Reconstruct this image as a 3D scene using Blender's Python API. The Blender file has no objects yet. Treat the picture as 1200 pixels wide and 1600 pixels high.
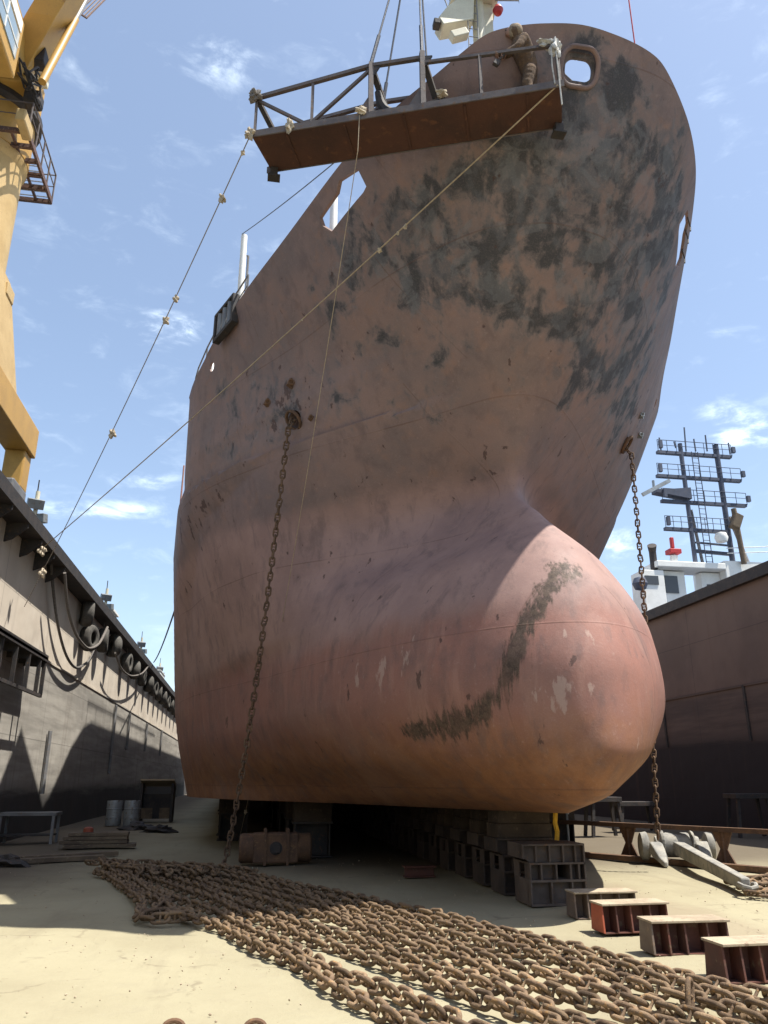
import bpy, bmesh, math, random
import numpy as np
from mathutils import Vector, Matrix, Euler

random.seed(7); RNG = np.random.default_rng(7)
S = bpy.context.scene
COL = S.collection

# ------------------------------------------------------------------ camera
FPX, HCAM = 1230.0, 1.65
PITCH = math.atan(418 / FPX); YAW = math.radians(9.61)
cd = bpy.data.cameras.new('camera'); cam = bpy.data.objects.new('camera', cd); COL.objects.link(cam)
cd.sensor_fit = 'VERTICAL'; cd.sensor_height = 24.0; cd.lens = 24.0 * FPX / 1600.0
cd.clip_start = 0.05; cd.clip_end = 6000
cam.location = (0, 0, HCAM); cam.rotation_euler = (math.pi / 2 + PITCH, 0, -YAW)
S.camera = cam
S.render.resolution_x = 768; S.render.resolution_y = 1024

# ------------------------------------------------------------------ light
SUN = Vector((0.41, -0.185, 1.0)).normalized()
sl = bpy.data.lights.new('sun', 'SUN'); sl.energy = 5.0; sl.angle = math.radians(0.5); sl.color = (1.0, 0.95, 0.86)
so = bpy.data.objects.new('sun', sl); COL.objects.link(so)
so.rotation_euler = SUN.to_track_quat('Z', 'Y').to_euler(); so.location = (10, -5, 40)
S.view_settings.view_transform = 'Standard'; S.view_settings.look = 'None'
S.view_settings.exposure = 0.84; S.view_settings.gamma = 1.0

def ray(x, y):
    r = x - 600; d = y - 800
    up = FPX * math.sin(PITCH) - d * math.cos(PITCH); fw = FPX * math.cos(PITCH) + d * math.sin(PITCH)
    return Vector((fw * math.sin(YAW) + r * math.cos(YAW), fw * math.cos(YAW) - r * math.sin(YAW), up))
O = Vector((0, 0, HCAM))
def at_y(x, y, Y): d = ray(x, y); return O + d * (Y / d.y)
def at_x(x, y, X): d = ray(x, y); return O + d * (X / d.x)
def at_z(x, y, Z): d = ray(x, y); return O + d * ((Z - HCAM) / d.z)

# ------------------------------------------------------------------ node helpers
class NT:
    def __init__(s, tree): s.t = tree; s.n = tree.nodes; s.l = tree.links
    def new(s, typ, ins=None, **kw):
        n = s.n.new(typ)
        for k, v in kw.items(): setattr(n, k, v)
        for k, v in (ins or {}).items(): s.set(n.inputs[k], v)
        return n
    def set(s, sock, v):
        if isinstance(v, bpy.types.NodeSocket): s.l.new(v, sock)
        elif isinstance(v, (tuple, list)):
            sock.default_value = (*v, 1.0) if (len(v) == 3 and sock.type == 'RGBA') else v
        else: sock.default_value = v
    def math(s, op, a, b=0.0, clamp=False):
        n = s.new('ShaderNodeMath', operation=op, use_clamp=clamp); s.set(n.inputs[0], a); s.set(n.inputs[1], b); return n.outputs[0]
    def mix(s, f, a, b, blend='MIX'):
        n = s.new('ShaderNodeMix', data_type='RGBA', blend_type=blend); s.set(n.inputs[0], f); s.set(n.inputs[6], a); s.set(n.inputs[7], b); return n.outputs[2]
    def noise(s, vec, scale, detail=4.0, rough=0.55, dist=0.0):
        n = s.new('ShaderNodeTexNoise', {'Scale': scale, 'Detail': detail, 'Roughness': rough, 'Distortion': dist})
        if vec is not None: s.l.new(vec, n.inputs['Vector'])
        return n.outputs['Fac']
    def ramp(s, f, lo, hi):
        n = s.new('ShaderNodeMapRange', interpolation_type='SMOOTHSTEP'); s.set(n.inputs[0], f); s.set(n.inputs[1], lo); s.set(n.inputs[2], hi); return n.outputs[0]
    def scale(s, vec, v):
        n = s.new('ShaderNodeMapping'); s.l.new(vec, n.inputs[0]); n.inputs['Scale'].default_value = v; return n.outputs[0]
    def attr(s, name): return s.new('ShaderNodeAttribute', attribute_name=name).outputs['Fac']

def new_mat(name):
    m = bpy.data.materials.new(name); m.use_nodes = True
    t = NT(m.node_tree); t.n.clear()
    out = t.new('ShaderNodeOutputMaterial'); b = t.new('ShaderNodeBsdfPrincipled')
    t.l.new(b.outputs[0], out.inputs[0])
    return m, t, b

def rusty(name, c1, c2, c3=None, scale=2.0, rough=0.75, metal=0.0, bump=0.25, spec=0.3, var=0.15, w3=(0.56, 0.7)):
    m, t, b = new_mat(name)
    tc = t.new('ShaderNodeTexCoord').outputs['Object']
    oi = t.new('ShaderNodeObjectInfo')
    off = t.new('ShaderNodeVectorMath', {0: tc}, operation='ADD'); 
    rv = t.math('MULTIPLY', oi.outputs['Random'], 37.0); t.l.new(rv, off.inputs[1])
    v = off.outputs[0]
    n1 = t.noise(v, scale, 6, 0.62); n2 = t.noise(v, scale * 5.3, 5, 0.6); n3 = t.noise(v, scale * 28, 3, 0.6)
    c = t.mix(t.ramp(n1, 0.38, 0.64), c1, c2)
    if c3 is not None: c = t.mix(t.ramp(n2, *w3), c, c3)
    k = t.math('ADD', t.math('MULTIPLY', n3, 0.35), 0.82)
    kr = t.math('ADD', t.math('MULTIPLY', oi.outputs['Random'], var * 2), 1 - var)
    hs = t.new('ShaderNodeHueSaturation', {'Color': c, 'Value': t.math('MULTIPLY', k, kr)})
    t.l.new(hs.outputs[0], b.inputs['Base Color'])
    b.inputs['Roughness'].default_value = rough; b.inputs['Metallic'].default_value = metal
    b.inputs['Specular IOR Level'].default_value = spec
    if bump:
        h = t.math('ADD', t.math('MULTIPLY', n2, 1.0), t.math('MULTIPLY', n3, 0.5))
        bp = t.new('ShaderNodeBump', {'Strength': bump, 'Distance': 0.02, 'Height': h}); t.l.new(bp.outputs[0], b.inputs['Normal'])
    return m

# ------------------------------------------------------------------ world: Nishita sky with a few thin clouds
W = bpy.data.worlds.new('World'); S.world = W; W.use_nodes = True
t = NT(W.node_tree); t.n.clear()
wo = t.new('ShaderNodeOutputWorld'); bg = t.new('ShaderNodeBackground'); t.l.new(bg.outputs[0], wo.inputs[0])
sky = t.new('ShaderNodeTexSky', sky_type='NISHITA'); sky.sun_disc = False
sky.sun_elevation = math.asin(SUN.z); sky.sun_rotation = math.atan2(SUN.x, SUN.y)
sky.altitude = 0; sky.air_density = 1.0; sky.dust_density = 1.2; sky.ozone_density = 0.9
gen = t.new('ShaderNodeTexCoord').outputs['Generated']
CLOUDS = [(330, 95, 62, 52, 0.40), (420, 130, 60, 90, 0.22), (265, 517, 62, 30, 0.85), (235, 750, 75, 18, 0.5), (170, 798, 95, 18, 0.55), (60, 800, 60, 20, 0.25),
          (1175, 675, 75, 30, 0.75), (1190, 434, 30, 12, 0.55), (1125, 530, 60, 40, 0.28), (1120, 640, 50, 26, 0.35), (120, 60, 90, 60, 0.16), (65, 478, 26, 16, 0.3), (965, 850, 40, 30, 0.6), (112, 100, 18, 16, 0.2), (245, 45, 14, 14, 0.3), (560, 30, 90, 40, 0.18)]
vs = t.scale(gen, (9, 9, 22)); nz = t.noise(vs, 1.6, 8, 0.62, 0.4); nz2 = t.noise(vs, 4.5, 6, 0.6)
acc = None
for (px, py, wx, wy, k) in CLOUDS:
    d0 = ray(px, py).normalized(); dr = (ray(px + 10, py).normalized() - d0).normalized(); du = d0.cross(dr).normalized()
    rx = (ray(px + wx, py).normalized() - d0).length; ry = (ray(px, py + wy).normalized() - d0).length
    def dot(v, sc):
        n = t.new('ShaderNodeVectorMath', {0: gen}, operation='DOT_PRODUCT'); n.inputs[1].default_value = v
        return t.math('MULTIPLY', t.math('SUBTRACT', n.outputs['Value'], d0.dot(v)), 1 / sc)
    a = dot(dr, rx); b_ = dot(du, ry)
    r2 = t.math('ADD', t.math('MULTIPLY', a, a), t.math('MULTIPLY', b_, b_))
    n = t.new('ShaderNodeVectorMath', {0: gen}, operation='DOT_PRODUCT'); n.inputs[1].default_value = d0
    g = t.math('MULTIPLY', t.math('EXPONENT', t.math('MULTIPLY', r2, -1.0)), k)
    g = t.math('MULTIPLY', g, t.math('GREATER_THAN', n.outputs['Value'], 0.0))
    acc = g if acc is None else t.math('ADD', acc, g)
cl = t.ramp(t.math('MULTIPLY', acc, t.math('ADD', t.math('MULTIPLY', t.ramp(nz, 0.3, 0.75), 2.3), t.math('MULTIPLY', nz2, 1.1))), 0.30, 2.0)
wisp = t.math('MULTIPLY', t.ramp(nz, 0.52, 0.85), 0.14)
cf = t.math('ADD', t.math('MAXIMUM', cl, wisp), 0.06, clamp=True)   # even pale veil added to lighten the sky
skc = t.mix(cf, sky.outputs[0], (9.2, 10.4, 11.2))
t.l.new(skc, bg.inputs[0]); bg.inputs[1].default_value = 0.12

# ------------------------------------------------------------------ mesh helpers
class MB:
    def __init__(s): s.v = []; s.f = []
    def add(s, vs, fs):
        o = len(s.v); s.v += [Vector(p) for p in vs]; s.f += [tuple(i + o for i in f) for f in fs]; return s
    def box(s, c, d, R=None):
        h = [x / 2 for x in d]; P = []
        for z in (-1, 1):
            for y in (-1, 1):
                for x in (-1, 1):
                    p = Vector((x * h[0], y * h[1], z * h[2])); P.append((R @ p if R else p) + Vector(c))
        return s.add(P, [(0, 2, 3, 1), (4, 5, 7, 6), (0, 1, 5, 4), (2, 6, 7, 3), (0, 4, 6, 2), (1, 3, 7, 5)])
    def bb(s, a, b):  # box by two corners
        return s.box([(a[i] + b[i]) / 2 for i in range(3)], [abs(b[i] - a[i]) for i in range(3)])
    def bar(s, p, q, w, h=None, up=(0, 0, 1)):
        h = h or w; p = Vector(p); q = Vector(q); d = (q - p).normalized(); u = Vector(up)
        if abs(d.dot(u)) > 0.98: u = Vector((0, 1, 0))
        x = d.cross(u).normalized(); z = x.cross(d)
        P = [e + x * sx * w / 2 + z * sz * h / 2 for e in (p, q) for sx, sz in ((-1, -1), (1, -1), (1, 1), (-1, 1))]
        return s.add(P, [(0, 1, 2, 3), (7, 6, 5, 4), (0, 4, 5, 1), (1, 5, 6, 2), (2, 6, 7, 3), (3, 7, 4, 0)])
    def tube(s, pts, r, n=8, caps=True, closed=False):
        pts = [Vector(p) for p in pts]; N = len(pts); rs = r if isinstance(r, (list, tuple)) else [r] * N
        rings = []; ref = None
        for i, p in enumerate(pts):
            a = pts[(i - 1) % N] if (closed or i > 0) else p; b = pts[(i + 1) % N] if (closed or i < N - 1) else p
            d = (b - a).normalized()
            if ref is None: ref = Vector((0, 0, 1)) if abs(d.z) < 0.9 else Vector((1, 0, 0))
            x = (ref - d * ref.dot(d)).normalized(); y = d.cross(x); ref = x
            rings.append([p + (x * math.cos(2 * math.pi * k / n) + y * math.sin(2 * math.pi * k / n)) * rs[i] for k in range(n)])
        P = [q for R in rings for q in R]; F = []
        for i in range(N if closed else N - 1):
            j = (i + 1) % N
            F += [(i * n + k, i * n + (k + 1) % n, j * n + (k + 1) % n, j * n + k) for k in range(n)]
        if caps and not closed:
            F += [tuple(range(n))[::-1], tuple((N - 1) * n + k for k in range(n))]
        return s.add(P, F)
    def cyl(s, p, q, r, n=16, r2=None): return s.tube([p, q], [r, r if r2 is None else r2], n)
    def prism(s, poly, a, b):  # polygon of 3d points translated by vectors a and b
        n = len(poly); P = [Vector(p) + Vector(a) for p in poly] + [Vector(p) + Vector(b) for p in poly]
        return s.add(P, [tuple(range(n))[::-1], tuple(range(n, 2 * n))] + [(i, (i + 1) % n, n + (i + 1) % n, n + i) for i in range(n)])
    def lathe(s, prof, c, axis='Z', n=24):
        P = []; c = Vector(c)
        for (r, h) in prof:
            for k in range(n):
                a = 2 * math.pi * k / n; x, y = r * math.cos(a), r * math.sin(a)
                P.append(c + Vector({'Z': (x, y, h), 'X': (h, x, y), 'Y': (y, h, x)}[axis]))
        m = len(prof); F = [(i * n + k, i * n + (k + 1) % n, (i + 1) * n + (k + 1) % n, (i + 1) * n + k) for i in range(m - 1) for k in range(n)]
        if prof[0][0] > 1e-4: F.append(tuple(range(n))[::-1])
        if prof[-1][0] > 1e-4: F.append(tuple((m - 1) * n + k for k in range(n)))
        return s.add(P, F)
    def build(s, name, mat, parent=None, smooth=False, bevel=0.0, org=None, ang=35):
        me = bpy.data.meshes.new(name)
        o0 = Vector(org) if org is not None else (Vector(parent.get('_org', (0, 0, 0))) if parent else Vector((0, 0, 0)))
        me.from_pydata([tuple(p - o0) for p in s.v], [], s.f)
        bm = bmesh.new(); bm.from_mesh(me); bmesh.ops.remove_doubles(bm, verts=bm.verts, dist=1e-5); bmesh.ops.recalc_face_normals(bm, faces=bm.faces); bm.to_mesh(me); bm.free()
        if smooth:
            me.shade_smooth(); me.set_sharp_from_angle(angle=math.radians(ang))
        o = bpy.data.objects.new(name, me); COL.objects.link(o)
        if mat: me.materials.append(mat)
        if parent: o.parent = parent; o['_org'] = tuple(o0)
        elif org is not None: o.location = o0
        if bevel:
            bv = o.modifiers.new('bevel', 'BEVEL'); bv.width = bevel; bv.segments = 2; bv.limit_method = 'ANGLE'
        return o

def tag(o, label=None, cat=None, group=None, kind=None):
    if label: o['label'] = label
    if cat: o['category'] = cat
    if group: o['group'] = group
    if kind: o['kind'] = kind
    return o
def thing(name, loc, label, cat, group=None, rz=0.0):
    o = bpy.data.objects.new(name, None); COL.objects.link(o); o.location = loc; o.rotation_euler = (0, 0, rz)
    o.empty_display_size = 0.2; o['_org'] = tuple(loc)
    return tag(o, label, cat, group)
def local_thing(*a, **k):
    o = thing(*a, **k); o['_org'] = (0, 0, 0); return o
def copy_tree(o, parent=None):
    c = o.copy(); COL.objects.link(c)
    if parent: c.parent = parent
    for ch in list(o.children): copy_tree(ch, c)
    return c
def R3(x=0, y=0, z=0): return Euler((math.radians(x), math.radians(y), math.radians(z))).to_matrix()
def sag(p, q, s, n=24):
    p = Vector(p); q = Vector(q)
    return [p.lerp(q, i / n) + Vector((0, 0, -s * 4 * (i / n) * (1 - i / n))) for i in range(n + 1)]

# ------------------------------------------------------------------ materials
M = {}
M['rust'] = rusty('rusty_steel', (0.15, 0.085, 0.05), (0.095, 0.058, 0.04), (0.21, 0.12, 0.06), 3.0, 0.85, 0, 0.35)
M['chain'] = rusty('chain_rust', (0.24, 0.165, 0.10), (0.135, 0.09, 0.058), (0.33, 0.19, 0.08), 4.0, 0.88, 0, 0.6, var=0.4)
M['chain_dark'] = rusty('hanging_chain_rust', (0.15, 0.095, 0.06), (0.09, 0.06, 0.042), (0.23, 0.13, 0.07), 5.0, 0.85, 0, 0.4)
M['dark'] = rusty('dark_steel', (0.035, 0.033, 0.034), (0.055, 0.047, 0.043), (0.1, 0.06, 0.04), 3.0, 0.7, 0, 0.25)
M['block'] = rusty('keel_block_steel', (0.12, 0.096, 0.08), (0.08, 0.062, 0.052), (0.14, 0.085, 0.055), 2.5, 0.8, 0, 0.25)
M['timber'] = rusty('timber', (0.16, 0.12, 0.08), (0.1, 0.075, 0.055), (0.22, 0.17, 0.11), 2.0, 0.9, 0, 0.4)
M['block_shaded'] = rusty('shaded_keel_block_steel', (0.075, 0.06, 0.052), (0.05, 0.04, 0.036), (0.09, 0.058, 0.04), 2.5, 0.85, 0, 0.25)  # darker copy of the keel block steel, under-hull shade put into its colour
M['cap'] = rusty('dark_cap_timber', (0.07, 0.052, 0.038), (0.045, 0.035, 0.028), (0.11, 0.085, 0.06), 2.0, 0.9, 0, 0.5)  # darker timber for the caps of the blocks
M['stool'] = rusty('stool_red_oxide', (0.14, 0.055, 0.04), (0.09, 0.045, 0.038), (0.17, 0.12, 0.08), 2.0, 0.7, 0, 0.15)
M['stool_grey'] = rusty('stool_grey', (0.16, 0.125, 0.1), (0.11, 0.08, 0.065), (0.2, 0.14, 0.1), 2.0, 0.75, 0, 0.15)
M['orange'] = rusty('orange_primer', (0.34, 0.085, 0.045), (0.27, 0.07, 0.04), None, 3.0, 0.6, 0, 0.1)
M['pale_tan'] = rusty('pale_tan_finish', (0.36, 0.30, 0.215), (0.28, 0.225, 0.16), (0.2, 0.14, 0.1), 4.0, 0.9, 0, 0.15)  # paler tan for the stool top plates, shared with the grit
M['yellow'] = rusty('crane_yellow', (0.46, 0.265, 0.06), (0.40, 0.23, 0.055), (0.3, 0.17, 0.06), 1.2, 0.5, 0, 0.06, spec=0.4, var=0.0, w3=(0.62, 0.75))
M['yellow_pale'] = rusty('crane_faded_yellow', (0.47, 0.33, 0.15), (0.41, 0.28, 0.12), (0.3, 0.2, 0.1), 1.2, 0.6, 0, 0.06, var=0.0, w3=(0.6, 0.75))
M['brownpaint'] = rusty('brown_walkway_steel', (0.11, 0.06, 0.045), (0.08, 0.05, 0.045), (0.3, 0.2, 0.14), 3.0, 0.7, 0, 0.15)
M['white'] = rusty('white_paint', (0.78, 0.77, 0.72), (0.7, 0.69, 0.64), (0.5, 0.42, 0.33), 1.5, 0.5, 0, 0.05, var=0.0, w3=(0.66, 0.8))
M['cream'] = rusty('cream_paint', (0.62, 0.58, 0.44), (0.55, 0.5, 0.38), (0.42, 0.33, 0.22), 1.5, 0.55, 0, 0.05, var=0.0, w3=(0.62, 0.8))
M['red'] = rusty('red_paint', (0.45, 0.04, 0.04), (0.36, 0.035, 0.04), None, 3.0, 0.45, 0, 0.05)
M['greysteel'] = rusty('grey_steel', (0.22, 0.22, 0.22), (0.16, 0.16, 0.165), (0.22, 0.16, 0.12), 2.0, 0.6, 0.2, 0.1)
M['bluegrey'] = rusty('mast_blue_grey', (0.085, 0.095, 0.13), (0.065, 0.075, 0.105), (0.11, 0.1, 0.1), 2.0, 0.6, 0, 0.05)
M['anchor'] = rusty('anchor_grey', (0.31, 0.295, 0.255), (0.19, 0.188, 0.178), (0.17, 0.125, 0.09), 4.0, 0.8, 0, 0.3, w3=(0.58, 0.72))
M['galv'] = rusty('galvanised', (0.3, 0.32, 0.33), (0.22, 0.235, 0.24), (0.2, 0.15, 0.11), 2.0, 0.5, 0.4, 0.1)
M['rubber'] = rusty('tyre_rubber', (0.10, 0.095, 0.085), (0.065, 0.06, 0.055), (0.17, 0.15, 0.125), 4.0, 0.9, 0, 0.3)
M['rope'] = rusty('rope_fibre', (0.42, 0.34, 0.24), (0.33, 0.26, 0.18), None, 20.0, 0.95, 0, 0.4)
M['rope_grey'] = rusty('rope_grey_fibre', (0.2, 0.18, 0.16), (0.15, 0.13, 0.12), None, 20.0, 0.95, 0, 0.4)
M['rope_grey2'] = rusty('pale_grey_rope', (0.34, 0.31, 0.28), (0.27, 0.24, 0.22), None, 20.0, 0.95, 0, 0.3)
M['wire'] = rusty('wire_rope', (0.09, 0.095, 0.11), (0.06, 0.065, 0.08), None, 20.0, 0.6, 0.4, 0.2)
M['hose'] = rusty('hose', (0.14, 0.13, 0.12), (0.1, 0.09, 0.085), None, 10.0, 0.7, 0, 0.1)
M['rag'] = rusty('rag_cloth', (0.5, 0.42, 0.31), (0.4, 0.33, 0.24), (0.6, 0.52, 0.42), 14.0, 0.95, 0, 0.4)
M['rag_white'] = rusty('rag_white_cloth', (0.6, 0.58, 0.54), (0.42, 0.4, 0.37), (0.2, 0.19, 0.18), 14.0, 0.95, 0, 0.5)
M['stage'] = rusty('staging_rust', (0.085, 0.04, 0.028), (0.06, 0.032, 0.025), (0.12, 0.055, 0.032), 1.2, 0.85, 0, 0.2)
M['stage_rail'] = rusty('staging_rail_steel', (0.13, 0.11, 0.105), (0.09, 0.075, 0.075), (0.15, 0.09, 0.06), 3.0, 0.7, 0, 0.15)
M['coverall'] = rusty('brown_coverall_cloth', (0.13, 0.085, 0.055), (0.09, 0.06, 0.042), (0.24, 0.14, 0.065), 8.0, 0.95, 0, 0.5)
M['hood'] = rusty('tan_hood_cloth', (0.26, 0.2, 0.14), (0.19, 0.145, 0.1), None, 10.0, 0.95, 0, 0.4)
M['skin'] = rusty('skin', (0.28, 0.16, 0.11), (0.25, 0.14, 0.1), None, 6.0, 0.6, 0, 0.05)
M['yellow_strap'] = rusty('yellow_strap', (0.65, 0.38, 0.03), (0.5, 0.28, 0.03), (0.2, 0.12, 0.04), 6.0, 0.7, 0, 0.1)
m, t, b = new_mat('cab_glass'); b.inputs['Base Color'].default_value = (0.25, 0.32, 0.36, 1); b.inputs['Roughness'].default_value = 0.08; b.inputs['Metallic'].default_value = 0.0; b.inputs['Specular IOR Level'].default_value = 0.9; M['glass'] = m
m, t, b = new_mat('dark_window'); b.inputs['Base Color'].default_value = (0.06, 0.06, 0.06, 1); b.inputs['Roughness'].default_value = 0.12; M['window'] = m

def mat_floor():
    m, t, b = new_mat('sandy_dock_floor'); p = t.new('ShaderNodeNewGeometry').outputs['Position']
    n1 = t.noise(p, 0.35, 6, 0.6); n2 = t.noise(p, 1.7, 6, 0.65); n3 = t.noise(p, 14, 5, 0.7); n4 = t.noise(p, 90, 3, 0.6)
    c = t.mix(t.ramp(n1, 0.35, 0.7), (0.325, 0.295, 0.20), (0.27, 0.24, 0.16))
    c = t.mix(t.math('MULTIPLY', t.ramp(n2, 0.55, 0.75), 0.45), c, (0.25, 0.22, 0.16))
    c = t.mix(t.math('MULTIPLY', t.ramp(n3, 0.6, 0.8), 0.4), c, (0.38, 0.355, 0.27))
    spots = t.ramp(t.noise(p, 6.0, 3, 0.5), 0.70, 0.76)
    c = t.mix(t.math('MULTIPLY', spots, 0.45), c, (0.2, 0.16, 0.11))
    # long darker streaks running along the dock
    st_n = t.noise(t.scale(p, (1.6, 0.25, 1)), 1.2, 6, 0.68)
    c = t.mix(t.math('MULTIPLY', t.ramp(st_n, 0.5, 0.7), 0.35), c, (0.21, 0.18, 0.125))
    crk = t.new('ShaderNodeTexVoronoi', feature='DISTANCE_TO_EDGE'); crk.inputs['Scale'].default_value = 0.33
    wv_ = t.new('ShaderNodeVectorMath', {0: p}, operation='ADD'); ns_ = t.new('ShaderNodeTexNoise', {'Scale': 1.5, 'Detail': 5.0}); t.l.new(p, ns_.inputs['Vector']); t.l.new(ns_.outputs['Color'], wv_.inputs[1]); t.l.new(wv_.outputs[0], crk.inputs['Vector'])
    c = t.mix(t.math('MULTIPLY', t.ramp(crk.outputs['Distance'], 0.012, 0.003), t.math('MULTIPLY', t.ramp(n2, 0.45, 0.6), 0.5)), c, (0.16, 0.13, 0.09))
    oil = t.ramp(t.noise(p, 0.9, 4, 0.6, 0.6), 0.64, 0.72)
    c = t.mix(t.math('MULTIPLY', oil, 0.4), c, (0.17, 0.14, 0.1))
    x = t.new('ShaderNodeSeparateXYZ', {0: p}); X, Y = x.outputs[0], x.outputs[1]
    wob = t.math('MULTIPLY', t.math('SUBTRACT', n2, 0.5), 1.2)
    dx = t.math('ABSOLUTE', t.math('SUBTRACT', t.math('ADD', X, wob), 5.75))
    st = t.math('MULTIPLY', t.ramp(dx, 0.75, 0.25), t.math('MULTIPLY', t.ramp(Y, 5.0, 7.5), t.ramp(Y, 15, 13)))
    c = t.mix(t.math('MULTIPLY', st, 0.5), c, (0.25, 0.2, 0.14))  # darker brown band beside the row of stools
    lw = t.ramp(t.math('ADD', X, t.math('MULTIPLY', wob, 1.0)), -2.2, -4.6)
    c = t.mix(t.math('MULTIPLY', t.math('MULTIPLY', lw, t.ramp(Y, 12, 17)), 0.85), c, (0.10, 0.08, 0.062))  # shade at the left wall painted into the floor colour
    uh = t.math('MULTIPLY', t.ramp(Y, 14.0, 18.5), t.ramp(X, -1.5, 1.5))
    c = t.mix(t.math('MULTIPLY', uh, 0.85), c, (0.10, 0.08, 0.06))  # shade beneath the hull painted into the floor colour
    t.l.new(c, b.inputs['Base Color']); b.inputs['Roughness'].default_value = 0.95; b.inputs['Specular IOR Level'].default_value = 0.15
    h = t.math('ADD', t.math('MULTIPLY', n3, 0.6), t.math('ADD', t.math('MULTIPLY', n4, 0.25), t.math('MULTIPLY', n2, 1.5)))
    bp = t.new('ShaderNodeBump', {'Strength': 0.35, 'Distance': 0.03, 'Height': h}); t.l.new(bp.outputs[0], b.inputs['Normal'])
    return m
M['floor'] = mat_floor()

def mat_wall(name, up1, up2, lo1, lo2, dark, zlo, zdark, streak=0.5):
    m, t, b = new_mat(name); p = t.new('ShaderNodeNewGeometry').outputs['Position']
    x = t.new('ShaderNodeSeparateXYZ', {0: p}); Z = x.outputs[2]
    hs = t.scale(p, (1, 0.12, 1.6)); vsn = t.scale(p, (1, 1.8, 0.09))
    n1 = t.noise(p, 0.5, 6, 0.6); nh = t.noise(hs, 1.3, 7, 0.65); nv = t.noise(vsn, 1.6, 6, 0.6); nf = t.noise(p, 9, 5, 0.65)
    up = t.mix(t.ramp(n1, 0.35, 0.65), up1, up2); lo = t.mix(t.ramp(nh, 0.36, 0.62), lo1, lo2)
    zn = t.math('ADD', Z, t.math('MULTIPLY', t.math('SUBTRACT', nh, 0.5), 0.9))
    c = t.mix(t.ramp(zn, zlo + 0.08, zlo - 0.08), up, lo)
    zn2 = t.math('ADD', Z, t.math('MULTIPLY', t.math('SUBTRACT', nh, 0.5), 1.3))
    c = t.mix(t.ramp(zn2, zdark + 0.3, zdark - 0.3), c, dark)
    c = t.mix(t.math('MULTIPLY', t.ramp(nv, 0.53, 0.75), streak), c, t.mix(0.5, dark, (0.16, 0.09, 0.06)))
    c = t.mix(t.math('MULTIPLY', t.ramp(nf, 0.66, 0.76), 0.5), c, (0.12, 0.07, 0.05))
    # weld seams of the plating
    fz = t.math('ABSOLUTE', t.math('SUBTRACT', t.math('FRACT', t.math('MULTIPLY', Z, 1 / 1.9)), 0.5))
    fy = t.math('ABSOLUTE', t.math('SUBTRACT', t.math('FRACT', t.math('MULTIPLY', x.outputs[1], 1 / 6.3)), 0.5))
    sm = t.math('MAXIMUM', t.math('LESS_THAN', fz, 0.008), t.math('LESS_THAN', fy, 0.003))
    c = t.mix(t.math('MULTIPLY', sm, 0.35), c, dark)
    t.l.new(c, b.inputs['Base Color']); b.inputs['Roughness'].default_value = 0.8; b.inputs['Specular IOR Level'].default_value = 0.25
    big = t.noise(t.scale(p, (1, 0.7, 0.8)), 0.9, 2, 0.5)
    h = t.math('ADD', t.math('MULTIPLY', big, 3.0), t.math('ADD', t.math('MULTIPLY', nf, 0.15), t.math('MULTIPLY', sm, 0.2)))
    bp = t.new('ShaderNodeBump', {'Strength': 0.4, 'Distance': 0.05, 'Height': h}); t.l.new(bp.outputs[0], b.inputs['Normal'])
    return m
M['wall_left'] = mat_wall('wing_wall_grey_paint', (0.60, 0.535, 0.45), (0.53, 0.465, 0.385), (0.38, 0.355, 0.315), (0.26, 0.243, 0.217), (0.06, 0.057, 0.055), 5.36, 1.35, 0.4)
M['wall_right'] = mat_wall('wing_wall_brown_paint', (0.165, 0.118, 0.098), (0.132, 0.096, 0.082), (0.135, 0.10, 0.085), (0.088, 0.067, 0.06), (0.035, 0.03, 0.031), 4.75, 3.0, 0.25)

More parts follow.
